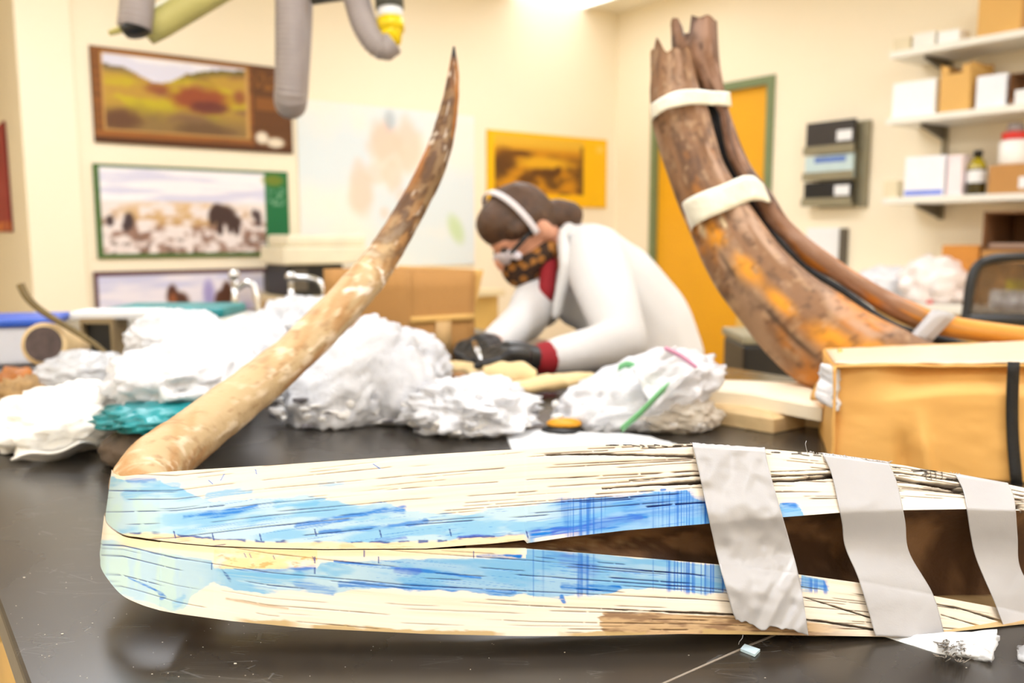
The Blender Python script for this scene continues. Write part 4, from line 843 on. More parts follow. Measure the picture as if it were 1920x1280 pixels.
# round-ended tusk slice
p0, p1 = P(82, 645, 1.62), P(142, 652, 1.78)
o = thing('tusk_slice', np.array([p0[0], p0[1], ZT]), 'short tusk chunk with a dark round end behind the left bags', 'tusk chunk')
ax = p1 - p0; pts = [p0 + ax * k for k in (0, .02, .5, 1.0)]; MB().tube(pts, [.040, .042, .040, .030], 28).out('bone_body', M_bonet, o, True)
n = ax / np.linalg.norm(ax); MB().tube([p0 - n * .003, p0 + n * .002], [.033, .034], 28).out('dark_core', mat('dark_core', (84, 70, 66), .8, var=.3, scale=50), o)
MB().tube([np.array([p0[0], p0[1], ZT]) + ax * .4, p0 + ax * .4], [.03, .03], 16).out('stand', M_paper, o)
# blue-lidded tub
bc = T(10, 690); bc = np.array([bc[0] - .06, bc[1] + .1, ZT])
o = thing('storage_tub', bc, 'clear plastic tub with a blue lid at the far left', 'tub')
MB().box(bc + [0, 0, .001], (.24, .16, .085), .3).out('body', mat('frosted_plastic', (222, 222, 230), .35), o, bevel=.008)
MB().box(bc + [0, 0, .087], (.26, .18, .018), .3).out('lid', mat('blue_lid', (44, 92, 200), .4), o, bevel=.006)
# thin curved rod
tp = crom([P(38, 533, 1.62), P(50, 556, 1.62), P(72, 578, 1.62), P(105, 600, 1.62), P(142, 622, 1.62), P(190, 655, 1.62), P(230, 700, 1.60)], 40); tp[:, 2] = np.maximum(tp[:, 2], ZT + .006)
o = MB().tube(tp, np.linspace(.0075, .0045, 40), 12).out('thin_tusk', mat('olive_brown_horn', (112, 92, 48), .5, var=.2, scale=30), None, True); tag(o, 'thin curved olive brown tusk tip rising at the left', 'tusk tip')
# dark camera-like box with white sheet, teal-lidded tray
c = P(182, 640, 1.95); c[2] = ZT
o = thing('open_box', c, 'small tan box with a black opening at the left heap', 'box')
b = MB(); w_, h_, d_ = .075, .10, .08
for q in ((-w_ / 2, .006, 0, h_), (w_ / 2 - .006, .006, 0, h_)): b.hexa([c + [q[0], 0, 0], c + [q[0] + .006, 0, 0], c + [q[0] + .006, d_, 0], c + [q[0], d_, 0], c + [q[0], 0, h_], c + [q[0] + .006, 0, h_], c + [q[0] + .006, d_, h_], c + [q[0], d_, h_]])
for z0_, z1_ in ((0, .008), (h_ - .012, h_)): b.hexa([c + [x, y, z] for z in (z0_, z1_) for x, y in ((-w_ / 2 + .006, 0), (w_ / 2 - .006, 0), (w_ / 2 - .006, d_), (-w_ / 2 + .006, d_))])
b.out('shell', mat('tan_box', (150, 128, 92), .6), o)
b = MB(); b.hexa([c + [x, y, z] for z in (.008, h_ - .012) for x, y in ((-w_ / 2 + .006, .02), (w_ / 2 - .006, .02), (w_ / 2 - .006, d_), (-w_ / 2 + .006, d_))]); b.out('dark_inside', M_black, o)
c2 = P(335, 640, 2.2); c2[2] = ZT
o = thing('lidded_tray', c2, 'white tray with a teal lid in front of the lowest poster', 'tray')
MB().box(c2 + [0, 0, .001], (.34, .2, .085)).out('body', mat('white_tray', (238, 232, 220), .5), o, bevel=.006)
MB().box(c2 + [0, 0, .087], (.30, .19, .024)).out('lid', M_teal, o, bevel=.008)
b = MB(); b.box(c2 + [.02, -.101, .008], (.1, .003, .03)); b.out('label_window', mat('brown_label', (150, 92, 60), .6), o)
o = MB().box(P(225, 590, 2.0) - [0, 0, .006], (.19, .1, .018), .1).out('white_pad', M_paper, None, bevel=.005); tag(o, 'white pad lying on top of the small tan box', 'pad')
o['label'] = 'white folded pad lying above the small tan box'
# cross-lying cream bones under the gloves
def bone(name, pts, rad, m, label, flat=.6, cat='bone'):
    p = crom(pts, 30); r = crom(np.array(rad)[:, None], 30)[:, 0]; v, f = tube_vf(p, r, 20); v = np.array(v).reshape(30, 20, 3); c = p[:, None]
    v = c + (v - c) * np.array([1, 1, flat]); v += (mnoise(v * 40) * .004)[..., None]; v = v.reshape(-1, 3); v[:, 2] = np.maximum(v[:, 2], ZT + .001)
    o = mesh(name, v, f, m, None, True); return tag(o, label, cat)
def mnoise(v): return np.array([mn.noise(Vector(q)) for q in v.reshape(-1, 3)]).reshape(v.shape[:-1])
bone('bone_piece', [P(800, 684, 1.74), P(850, 686, 1.72), P(900, 697, 1.66), P(940, 705, 1.62)], [.008, .016, .022, .012], M_bone, 'long cream bone pointing left under the black gloves')
bone('bone_piece', [P(905, 705, 1.60), P(940, 706, 1.60), P(975, 709, 1.60), P(1002, 714, 1.60)], [.020, .030, .031, .022], M_bone, 'thick cream bone block in front of the black gloves', .95)
bone('bone_piece', [P(915, 730, 1.52), P(980, 726, 1.52), P(1040, 716, 1.56), P(1110, 708, 1.62)], [.012, .022, .024, .018], M_bone, 'narrow cream bone running right toward the zip bag')
bone('bone_piece', [P(815, 693, 1.6), P(850, 703, 1.58), P(900, 717, 1.55)], [.005, .012, .006], mat('brown_bone', (150, 104, 56), .6, var=.2), 'small brown bone tucked below the long cream one')
def slab(name, outline, z, th, m, label, seed):
    p = np.array([T(x, y, z) for x, y in outline]); n = len(p); c = p.mean(0); up = np.array([0, 0, th])
    v = [*p, *(p + up), *(c + (p - c) * .9 + up * 1.25), *(c + (p - c) * .4 + up * 1.4)]; f = [[i + k * n, (i + 1) % n + k * n, (i + 1) % n + (k + 1) * n, i + (k + 1) * n] for k in range(3) for i in range(n)] + [[3 * n + i for i in range(n)], [n - 1 - i for i in range(n)]]
    return tag(mesh(name, np.array(v), f, m, None, False), label, 'ivory slab')
slab('ivory_slab', [(1240, 780), (1330, 792), (1450, 812), (1510, 800), (1560, 805), (1562, 782), (1430, 766), (1300, 756), (1235, 752)], .001, .020, M_bonet, 'tan split ivory slab lying under the white one', 1)
slab('ivory_slab', [(1262, 748), (1400, 762), (1540, 790), (1556, 775), (1530, 758), (1515, 742), (1400, 738), (1290, 735)], .027, .019, M_bonew, 'smooth white ivory slab on top of the tan one', 2)
# sheets of paper, tool, scraps
o = quadgrid('paper_sheet', [T(945, 800, .004), T(1215, 812, .010), T(1290, 838, .003), T(960, 842, .004)], 24, 40, M_paper, None, lambda s, t: .008 * fbm(s * 7, t * 3, 170), None, .0008); tag(o, 'crumpled white paper sheet behind the taped tusk', 'paper')
c = T(1055, 812); o = thing('hand_tool', c, 'small black and amber tool lying by the zip bag', 'tool')
v, f = crumple(c + [0, 0, .0], (.032, .02, .012), 61, .1, 2, 3); mesh('black_body', v, f, M_black, o, True)
v, f = crumple(c + [.002, -.002, .010], (.026, .013, .012), 62, .1, 2, 3); mesh('amber_grip', v, f, M_amber, o, True)
o = MB().tube([P(797, 668, 1.62), P(806, 640, 1.66), P(812, 628, 1.67)], [.004, .006, .005], 10).out('spatula', mat('frosted_white_plastic', (240, 238, 236), .4), None, True); tag(o, 'frosted white spatula end standing up by the cardboard box', 'spatula')
sp_ = thing('paper_scrap', T(1760, 1215), 'torn white paper scrap under the right end of the inked tusk', 'scrap')
quadgrid('paper', [T(1655, 1190, .001), T(1870, 1180, .012), T(1860, 1228, .006), T(1755, 1222, .001)], 14, 24, M_paper, sp_, lambda s, t: .004 * fbm(s * 5, t * 4, 171), None, .0006)
quadgrid('clear_film', [T(1790, 1200, .006), T(1872, 1190, .016), T(1858, 1236, .004), T(1800, 1228, .001)], 16, 16, film('scrap_film', (246, 246, 248), .45, .12), sp_, lambda s, t: .008 * (fbm(s * 6, t * 6, 172) - .3), None, .0004)
fz = MB(); rr = random.Random(3)
for k in range(46):
    x, y = rr.uniform(1755, 1815), rr.uniform(1200, 1238); fz.tube(crom([T(x, y, .002), T(x + rr.uniform(-9, 9), y + rr.uniform(-5, 5), .008), T(x + rr.uniform(-14, 14), y + rr.uniform(-6, 6), .003)], 6), .0003, 4)
tag(fz.out('fibres', mat('grey_fibre', (150, 140, 128), .8), sp_, True), kind='stuff')
o = quadgrid('film_scrap', [T(1908, 1212, .001), T(1940, 1205, .012), T(1942, 1240, .004), T(1912, 1238, .001)], 8, 8, bpy.data.materials['scrap_film'], None, lambda s, t: .006 * (fbm(s * 4, t * 4, 173) - .4), None, .0005); tag(o, 'clear plastic scrap at the right edge of the frame', 'scrap')
# brown cardboard box in the middle distance
cb = T(760, 692); cbz = cb[1]
o = thing('cardboard_box', cb, 'open brown cardboard box behind the white bags', 'box')
def boxpanel(name, c4, label=None, m=M_card): return quadgrid(name, c4, 6, 8, m, o, lambda s, t: .004 * (fbm(s * 3, t * 3, len(name)) - .5), label, .005)
z1 = 2.02; A, B_, C_, D_ = P(612, 690, z1 + .1), P(772, 690, z1 - .06), P(890, 690, z1 + .03), P(730, 690, z1 + .22)
for q in (A, B_, C_, D_): q[2] = ZT + .002
hb = np.array([0, 0, .205])
boxpanel('side_panel', [A + hb, B_ + hb, B_, A]); boxpanel('front_panel', [B_ + hb, C_ + hb, C_, B_]); boxpanel('side_panel', [C_ + hb, D_ + hb, D_, C_]); boxpanel('back_panel', [D_ + hb, A + hb, A, D_])
boxpanel('flap', [C_ + hb + [.022, 0, 0], D_ + hb + [.03, 0, .004], D_ + hb * .55, C_ + hb * .55], 'bent cardboard flap', M_cardl)
quadgrid('paper_tape', [B_ + hb * .50 + [0, -.005, 0], C_ + hb * .50 + [-.0, -.005, 0], C_ + hb * .42 + [0, -.005, 0], B_ + hb * .42 + [0, -.005, 0]], 3, 6, M_cardl, o, None, 'pale paper tape', .001)
quadgrid('paper_tape', [B_ * .62 + C_ * .38 + hb * .43 + [0, -.006, 0], B_ * .38 + C_ * .62 + hb * .43 + [0, -.006, 0], B_ * .38 + C_ * .62 + hb * .05 + [0, -.006, 0], B_ * .62 + C_ * .38 + hb * .05 + [0, -.006, 0]], 3, 3, mat('tan_paper_tape', (204, 164, 108), .6), o, None, 'pale paper tape', .001)
# lab taps
def tap(px, label, pts, z, jx, jy):
    base = P(*jx, z); base[2] = ZT; o = thing('lab_tap', base, label, 'tap')
    top = P(*jy, z); MB().tube([base, [base[0], base[1], top[2]]], [.011, .008], 14).out('column', M_chrome, o, True)
    v, f = ico(3); mesh('valve_knob', v * .017 + np.array([base[0], base[1], top[2]]), f, M_chrome, o, True)
    MB().tube(crom([P(x, y, zz) for x, y, zz in pts], 24), .0095, 12).out('spout', M_chrome, o, True)
tap(0, 'chrome tap in front of the lilac poster, left of the other', [(445, 540, 2.6), (462, 530, 2.6), (475, 535, 2.6), (482, 556, 2.6), (486, 590, 2.6), (488, 620, 2.6)], 2.6, (444, 640), (445, 515))
tap(1, 'chrome tap with an arched spout beside the brown box', [(552, 520, 2.7), (580, 521, 2.7), (598, 528, 2.7), (608, 545, 2.7), (611, 570, 2.7)], 2.7, (549, 640), (551, 518))

# ================================================================== person leaning over the bench
M_coat = mat('white_lab_coat', (226, 223, 221), .85, var=.012, bump=.12, bscale=18)
M_skin = mat('skin', (222, 160, 128), .55, var=.05); M_hair = mat('brown_hair', (84, 58, 38), .55, var=.3, scale=40, bump=.4, bscale=120)
M_glove = mat('black_nitrile', (30, 29, 30), .38, var=.1); M_red = mat('red_shirt', (150, 22, 32), .8, var=.08)
M_jean = mat('dark_trousers', (46, 50, 62), .85); M_shoe = mat('dark_shoes', (34, 32, 32), .6)
hip = P(1228, 760, 2.32); foot = np.array([hip[0], hip[1], 0])
pe = thing('person', foot, 'person in a white lab coat, black gloves and patterned mask, bent over the bench', 'person')
Q = lambda x, y, z: P(x, y, z)
# head frame: f towards the face, u to the crown, s to the camera side
fv = np.array([-.72, -.30, -.62]); fv /= np.linalg.norm(fv); uv_ = np.array([-.56, -.10, .82]); uv_ -= fv * (uv_ @ fv); uv_ /= np.linalg.norm(uv_); sv_ = np.cross(uv_, fv)
H0 = P(984, 438, 2.18); Hd = lambda f, u, s: H0 + fv * f + uv_ * u + sv_ * s
axm = lambda rf, ru, rs: np.array([fv * rf, uv_ * ru, sv_ * rs])
neck = [(Hd(-.03, -.06, 0), .052, P(1062, 485, 2.22), .062)]
wrN, wrF = Q(1012, 673, 1.72), Q(922, 647, 1.85)
elN, elF = Q(1168, 642, 1.82), Q(985, 600, 2.10); shN, shF = Q(1122, 505, 2.09), Q(1042, 490, 2.36)
# continuous body: head, neck, torso, arms, legs
kneeL, kneeR = np.array([hip[0] - .02, hip[1] - .10, .48]), np.array([hip[0] + .03, hip[1] + .12, .48])
ank = [np.array([hip[0] + .02, hip[1] - .10, .08]), np.array([hip[0] + .05, hip[1] + .13, .08])]
blob('body', neck + [(P(1062, 485, 2.22), .07, P(1150, 560, 2.26), .11), (P(1150, 560, 2.26), .11, hip, .12), (shN, .06, elN, .042), (elN, .042, wrN, .026), (shF, .06, elF, .042), (elF, .042, wrF, .026), (P(1070, 490, 2.22), .07, shN, .06), (P(1070, 490, 2.22), .07, shF, .06)],
     M_skin, pe, .011, 4, None, ells=[(Hd(0, .01, 0), axm(.088, .112, .072)), (Hd(.03, -.05, 0), axm(.062, .07, .056)), (Hd(.098, -.022, 0), axm(.022, .028, .014)), (Hd(.075, -.10, 0), axm(.022, .018, .022)), (Hd(-.026, -.018, .080), axm(.021, .033, .013)), (Hd(-.008, -.012, -.076), axm(.020, .031, .012)), (Hd(.078, .022, 0), axm(.014, .012, .05))])
blob('trousers', [(hip, .125, kneeL + [0, 0, .1], .085), (kneeL + [0, 0, .1], .085, ank[0], .055), (hip, .125, kneeR + [0, 0, .1], .085), (kneeR + [0, 0, .1], .085, ank[1], .055)], M_jean, pe, .016, 4)
for a in ank: blob('shoe', [(a + [0.02, 0, -.045], .04, a + [-.13, -.02, -.05], .032)], M_shoe, pe, .008, 4, flat=.001)
for s in (.03, -.03):
    v, f = ico(2); mesh('eye', v * .012 + Hd(.080, .004, s), f, mat('eye_dark', (60, 44, 36), .3), pe, True)
# coat
hem = [np.array([hip[0] + .03, hip[1] - .03, .52]), np.array([hip[0] + .09, hip[1] + .12, .52])]
co = blob('lab_coat', [(hip, .148, hem[0], .14), (hip, .148, hem[1], .14), (hip, .150, P(1222, 690, 2.32), .150), (P(1222, 690, 2.32), .150, P(1196, 612, 2.30), .148), (P(1196, 612, 2.30), .148, P(1150, 542, 2.26), .132), (P(1150, 542, 2.26), .132, P(1108, 492, 2.22), .105), (P(1108, 492, 2.22), .105, P(1072, 462, 2.22), .066),
     (P(1108, 492, 2.2), .095, shN, .080), (shN, .080, elN, .055), (elN, .055, wrN + (elN - wrN) * .13, .037), (P(1095, 488, 2.26), .09, shF, .075), (shF, .075, elF, .054), (elF, .054, wrF + (elF - wrF) * .12, .037),
     (P(1085, 525, 2.16), .062, P(1082, 575, 2.20), .058), (P(1040, 515, 2.28), .055, P(1020, 585, 2.28), .045), (P(1122, 600, 2.2), .062, P(1180, 640, 2.26), .10)], M_coat, pe, .011, 5, 'white lab coat')
blob('lapel', [(P(1054, 444, 2.13), .014, P(1062, 500, 2.085), .018), (P(1062, 500, 2.085), .018, P(1042, 592, 2.10), .012)], M_coat, co, .006, 3)
blob('lapel', [(P(1012, 500, 2.20), .016, P(1004, 540, 2.17), .02), (P(1004, 540, 2.17), .02, P(1016, 602, 2.16), .010)], M_coat, co, .006, 3)
blob('collar', [(P(1054, 440, 2.13), .014, P(1068, 425, 2.2), .017), (P(1068, 425, 2.2), .017, P(1072, 425, 2.3), .016)], M_coat, co, .007, 3)
blob('red_shirt', [(P(1030, 492, 2.15), .022, P(1025, 545, 2.13), .022), (P(1025, 545, 2.13), .022, P(1020, 600, 2.145), .010)], M_red, pe, .006, 3, 'dark red shirt front')
blob('shirt_cuff', [(wrN + (elN - wrN) * .02, .033, wrN + (elN - wrN) * .10, .035)], M_red, pe, .005, 2, 'red shirt cuff')
# hands in black gloves: palm, thumb and four bent fingers each
def hand(name, wrist, palm, knuck, tips, thumb):
    caps = [(wrist, .026, palm, .029), (palm, .029, (palm + knuck) / 2, .027)]
    d = knuck - palm; d = d / np.linalg.norm(d); side = np.cross(d, [0, 0, 1.0]); side /= np.linalg.norm(side)
    for k, o_ in enumerate((-.030, -.010, .010, .029)):
        a = knuck + side * o_; L_ = (.040, .046, .043, .034)[k]; b = a + (d * .75 + np.array([0, 0, -.45])) * L_ * .8; c = b + (tips - b) / np.linalg.norm(tips - b) * L_ * .8
        caps += [(palm + side * o_ * .7, .018, a, .0125), (a, .0120, b, .0108), (b, .0108, c, .0088)]
    t0 = palm + side * thumb * .026; t1 = t0 + d * .034 + side * thumb * .016 - np.array([0, 0, .012]); t2 = t1 + (tips - t1) / np.linalg.norm(tips - t1) * .03
    caps += [(t0, .017, t1, .0125), (t1, .0125, t2, .0098)]
    return blob(name, caps, M_glove, pe, .0042, 3, 'black glove')
hN = hand('glove', wrN, P(968, 666, 1.69), P(935, 661, 1.66), P(903, 682, 1.62), 1)
hF = hand('glove', wrF, P(905, 648, 1.82), P(888, 650, 1.78), P(880, 682, 1.71), -1)
tz = thing('tweezers', P(897, 665, 1.65), 'silver tweezers held in the black gloves', 'tweezers')
for dx in (-3, 3): MB().tube([P(889 + dx * .6, 640, 1.69), P(895 + dx, 656, 1.655), P(902 + dx * .4, 674, 1.62)], [.0028, .0032, .0012], 8).out('arm', M_chrome, tz, True)
# hair, mask, glasses
hr = blob('hair', [(Hd(-.085, -.005, 0), .040, Hd(-.118, -.045, .01), .030), (Hd(-.118, -.045, .01), .030, Hd(-.112, -.095, .012), .014), (Hd(-.03, .03, .064), .024, Hd(.035, .03, .062), .02), (Hd(-.03, .03, -.064), .024, Hd(.035, .03, -.062), .02)], M_hair, pe, .007, 4, 'brown hair tied back', ells=[(Hd(-.012, .036, 0), axm(.098, .100, .082)), (Hd(.035, .062, 0), axm(.064, .062, .070))])
blob('hair_knot', [(Hd(-.105, -.01, .0), .034, Hd(-.125, -.04, .01), .036)], M_hair, pe, .007, 3, 'knot of hair at the back')
M_leo = bpy.data.materials.new('leopard_cloth'); M_leo.use_nodes = True; nt = M_leo.node_tree; bs = nt.nodes['Principled BSDF']; bs.inputs['Roughness'].default_value = .85
tc = nt.nodes.new('ShaderNodeTexCoord'); vo = nt.nodes.new('ShaderNodeTexVoronoi'); vo.inputs['Scale'].default_value = 42; cr = nt.nodes.new('ShaderNodeValToRGB')
for k, (p_, c_) in enumerate(((0.0, (150, 96, 40)), (.38, (170, 112, 46)), (.5, (40, 28, 22)), (.8, (70, 46, 26)))):
    e = cr.color_ramp.elements[k] if k < 2 else cr.color_ramp.elements.new(p_); e.position = p_; e.color = (*lin(c_), 1)
nt.links.new(tc.outputs['Object'], vo.inputs['Vector']); nt.links.new(vo.outputs['Distance'], cr.inputs[0]); nt.links.new(cr.outputs[0], bs.inputs['Base Color'])
blob('face_mask', [(Hd(.05, -.06, .04), .030, Hd(-.005, -.062, .058), .026), (Hd(.05, -.06, -.04), .030, Hd(-.005, -.062, -.058), .026)], M_leo, pe, .006, 3, 'brown patterned cloth mask', ells=[(Hd(.060, -.060, 0), axm(.058, .056, .060))])
gl = blob('safety_glasses', [(Hd(.080, -.006, .060), .012, Hd(.074, -.020, .072), .012)], mat('clear_plastic_lens', (222, 214, 220), .15, var=.02), pe, .004, 3, 'pale plastic safety glasses', ells=[(Hd(.090, -.010, 0), axm(.013, .021, .064))])
MB().tube([Hd(.084, -.004, .072), Hd(.04, .002, .079), Hd(.0, .006, .082)], [.006, .006, .005], 10).out('temple', M_black, gl, True, label='black temple arm')
arc = [Hd(.012 - .010 * math.cos(a), .030 + .112 * math.sin(a), .093 * math.cos(a)) for a in np.linspace(-.35, math.pi + .35, 40)]
p = np.array(arc); wv = fv * .008
sb_ = mesh('head_strap', np.vstack([p - wv, p + wv]), grid_f(2, 40), mat('white_strap', (228, 220, 220), .5), gl, True, label='white band over the head'); sb_.modifiers.new('t', 'SOLIDIFY').thickness = .003

# ================================================================== right wall: shelves, rack, counter
SD = .30; US = WB - SD
def onS(x, y, u=None):
    r = ray(x, y); return np.array([0, 0, CAMZ]) + r * (((US if u is None else u)) / (r @ UX))
VL = uv(onS(1662, 200))[1]; VR = .55; TH = .032
zs_ = [onS(1920, 60)[2], onS(1920, 200)[2], onS(1920, 368)[2]]
names = ('highest', 'middle', 'lowest')
for z, nm in zip(zs_, names):
    o = thing('wall_shelf', W(WB, (VL + VR) / 2, z - TH), 'white wall shelf on the right wall, %s of the three' % nm, 'shelf', 'wall shelves')
    MB().uvbox(US, WB - .002, VR, VL, z - TH / 2, z + TH / 2).out('board', M_white, o, bevel=.003)
    for v in (VL - .16, VL - .95):
        b = MB(); b.hexa([W(US + .05, v, z - TH / 2 - .015), W(WB - .025, v, z - .085), W(WB - .025, v + .012, z - .085), W(US + .05, v + .012, z - .015 - TH / 2), W(US + .05, v, z - TH / 2), W(WB - .025, v, z - TH / 2), W(WB - .025, v + .012, z - TH / 2), W(US + .05, v + .012, z - TH / 2)]); b.out('bracket', M_dark, o)
for k, v in enumerate((VL - .16, VL - .95)):
    o = MB().uvbox(WB - .024, WB - .001, v - .006, v + .018, zs_[2] - .09, zs_[0] - .02).out('shelf_rail', mat('grey_rail', (150, 140, 116), .4) if k == 0 else bpy.data.materials['grey_rail']); tag(o, 'slotted metal shelf rail ' + ('under the left shelf ends' if k == 0 else 'out of frame to the right'), 'rail')
def on_shelf(i, x0, x1, ytop, label, m, name='box', depth=.2, u=None, cat='box', parts=None):
    u = US + .03 if u is None else u; z0 = zs_[i] + TH / 2 + .001
    a, b_ = uv(onS(x0, 200, u))[1], uv(onS(x1, 200, u))[1]; z1 = onS((x0 + x1) / 2, ytop, u)[2]
    o = thing(name, W(u, (a + b_) / 2, z0), label, cat)
    MB().uvbox(u, u + depth, b_, a, z0, max(z1, z0 + .02)).out('body', m, o, bevel=.004)
    return o, u, b_, a, z0, z1
# highest shelf
r_ = on_shelf(0, 1822, 1903, -30, 'tan cardboard box on the highest shelf', M_cardl); _, u, a, b_, z0, z1 = r_
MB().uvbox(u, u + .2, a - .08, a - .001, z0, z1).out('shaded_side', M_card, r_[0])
on_shelf(0, 1704, 1745, 62, 'small clear white tub at the left of the highest shelf', mat('clear_tub', (240, 236, 226), .3), 'tub', .1, cat='tub')
on_shelf(0, 1750, 1790, 58, 'white tub right of the small clear one, highest shelf', mat('white_tub', (250, 248, 244), .4), 'tub', .1, cat='tub')
on_shelf(0, 1668, 1700, 72, 'pale beige block at the left end of the highest shelf', mat('pale_beige', (228, 214, 180), .6), 'block', .08, cat='block')
# middle shelf
on_shelf(1, 1672, 1752, 152, 'blank white box at the left of the middle shelf', mat('white_box', (252, 252, 252), .5))
r_ = on_shelf(1, 1760, 1816, 138, 'cardboard magazine file with a notched front, middle shelf', M_cardl, 'magazine_file', .22, cat='magazine file'); o, u, a, b_, z0, z1 = r_
h = .035; b = MB(); w_ = b_ - a
for q0, q1 in ((0, .28), (.72, 1)): b.uvbox(u, u + .004, a + w_ * q0, a + w_ * q1, z1, z1 + h)
b.uvbox(u + .215, u + .22, a, b_, z1, z1 + h + .02); b.uvbox(u, u + .22, a - .0001, a + .004, z1, z1 + h + .01); b.uvbox(u, u + .22, b_ - .004, b_, z1, z1 + h + .01); b.out('raised_sides', M_cardl, o)
MB().uvbox(u + .01, u + .21, a + .006, b_ - .006, z1, z1 + .006).out('dark_inside', M_cardd, o)
r_ = on_shelf(1, 1828, 1884, 140, 'white box with a tilted top on the middle shelf', mat('bluish_white_box', (240, 242, 248), .5))
r_ = on_shelf(1, 1890, 1990, 178, 'open brown box at the right of the middle shelf', M_cardd, 'open_box'); o, u, a, b_, z0, z1 = r_
b = MB(); b.uvbox(u + .02, u + .2, a, b_, z1 + .10, z1 + .105); b.uvbox(u, u + .2, b_ - .005, b_, z1, z1 + .105); b.out('raised_sides', M_cardd, o)
on = MB().uvbox(u - .012, u - .001, a + .02, b_ - .03, z0, z0 + .06).out('white_packet', M_paper); tag(on, 'white packet in front of the open brown box, middle shelf', 'packet')
# lowest shelf
r_ = on_shelf(2, 1703, 1778, 292, 'white box with a blue stripe on the lowest shelf', mat('white_blue_box', (246, 246, 252), .4)); o, u, a, b_, z0, z1 = r_
MB().uvbox(u - .0015, u, a + .005, b_ - .005, z0 + .006, z0 + .03).out('blue_stripe', mat('blue_stripe', (120, 140, 224), .5), o)
on_shelf(2, 1784, 1811, 290, 'pale pink carton on the lowest shelf', mat('pale_pink_box', (250, 232, 234), .5), 'carton', .1, cat='carton')
on_shelf(2, 1664, 1690, 338, 'small beige tub at the left end of the lowest shelf', bpy.data.materials['pale_beige'], 'tub', .06, cat='tub')
def lathe(name, c, pr, m, parent, n=24, label=None): v, f = prof(pr, n); return mesh(name, v + np.asarray(c), f, m, parent, True, label=label)
z0 = zs_[2] + TH / 2 + .001; c = onS(1840, 200, US + .08); c[2] = z0
o = thing('reagent_bottle', c, 'dark amber bottle with a white label on the lowest shelf', 'bottle')
lathe('body', c, [(0, 0), (.038, 0), (.040, .01), (.040, .12), (.034, .14), (.018, .165), (.018, .18), (0, .18)], mat('amber_glass', (64, 52, 10), .1, spec=.6), o)
lathe('shoulder', c, [(.0405, .118), (.0348, .141), (.0186, .166), (.0, .166)], mat('olive_glass', (170, 150, 16), .15), o)
lathe('cap', c + [0, 0, .18], [(0, 0), (.02, 0), (.02, .022), (.0, .023)], M_black, o); lathe('label', c + [0, 0, .055], [(.0406, 0), (.0408, .055)], M_paper, o)
r_ = on_shelf(2, 1862, 1990, 306, 'low tan cardboard box with a white label, lowest shelf', M_card); o, u, a, b_, zb, z1 = r_
MB().uvbox(u - .0015, u, b_ - .22, b_ - .13, zb + .02, zb + .07).out('label', M_paper, o)
c = onS(1908, 200, US + .10); c[2] = z1 + .001
o = thing('white_jar', c, 'white jar with a red lid standing on the low tan box', 'jar')
lathe('body', c, [(0, 0), (.06, 0), (.064, .01), (.064, .1), (.05, .11), (0, .11)], mat('white_jar', (246, 242, 236), .35), o); lathe('lid', c + [0, 0, .11], [(0, 0), (.053, 0), (.055, .03), (.04, .034), (0, .035)], mat('red_lid', (220, 50, 36), .4), o)
lathe('grey_top', c + [0, 0, .145], [(0, 0), (.04, 0), (.03, .04), (0, .045)], mat('grey_top', (160, 150, 146), .4), o)
# magazine rack on the wall
q0, q1 = onB(1545, 235, .0), onB(1628, 388, 0); va, vb, zt2, zb2 = uv(q0)[1], uv(q1)[1], q0[2], q1[2]
o = thing('wall_rack', W(WB - .005, (va + vb) / 2, zb2), 'grey metal literature rack on the wall right of the yellow door', 'rack')
M_rack = mat('rack_metal', (150, 142, 116), .35, .3)
MB().uvbox(WB - .02, WB - .004, vb, va, zb2, zt2).out('back_plate', M_rack, o)
hgt = zt2 - zb2
for k in range(3):
    z = zb2 + hgt * (.02 + .31 * k); MB().uvbox(WB - .085, WB - .08, vb + .05, va + .07, z, z + .045).out('pocket_lip', M_rack, o); MB().uvbox(WB - .08, WB - .02, vb + .05, va + .07, z, z + .006).out('pocket_floor', M_rack, o)
for k, (m, lab) in enumerate(((M_black, 'black brochure in the bottom pocket of the wall rack'), (mat('teal_white_leaflet', (196, 216, 216), .5), 'white and teal leaflet in the middle pocket of the wall rack'), (mat('dark_brochure', (52, 46, 42), .5), 'dark brochure in the top pocket of the wall rack'))):
    z = zb2 + hgt * (.04 + .31 * k); t = thing('brochure', W(WB - .06, (va + vb) / 2, z), lab, 'brochure', 'brochures in the wall rack')
    MB().uvbox(WB - .075, WB - .05, vb + .06, va + .06, z, z + hgt * (.27 if k < 2 else .36)).out('pages', m, t)
    zz = z + hgt * (.10 if k != 2 else .12)
    if k != 1: MB().uvbox(WB - .0765, WB - .075, vb + .07, vb + .16, zz, zz + .055).out('label', M_paper, t)
    else: MB().uvbox(WB - .0765, WB - .075, vb + .10, va - .0, zz + .04, zz + .07).out('blue_mark', mat('blue_mark', (90, 120, 190), .5), t); MB().uvbox(WB - .0766, WB - .075, vb + .08, va + .05, z + .01, z + .035).out('green_band', mat('green_band', (96, 150, 130), .5), t)
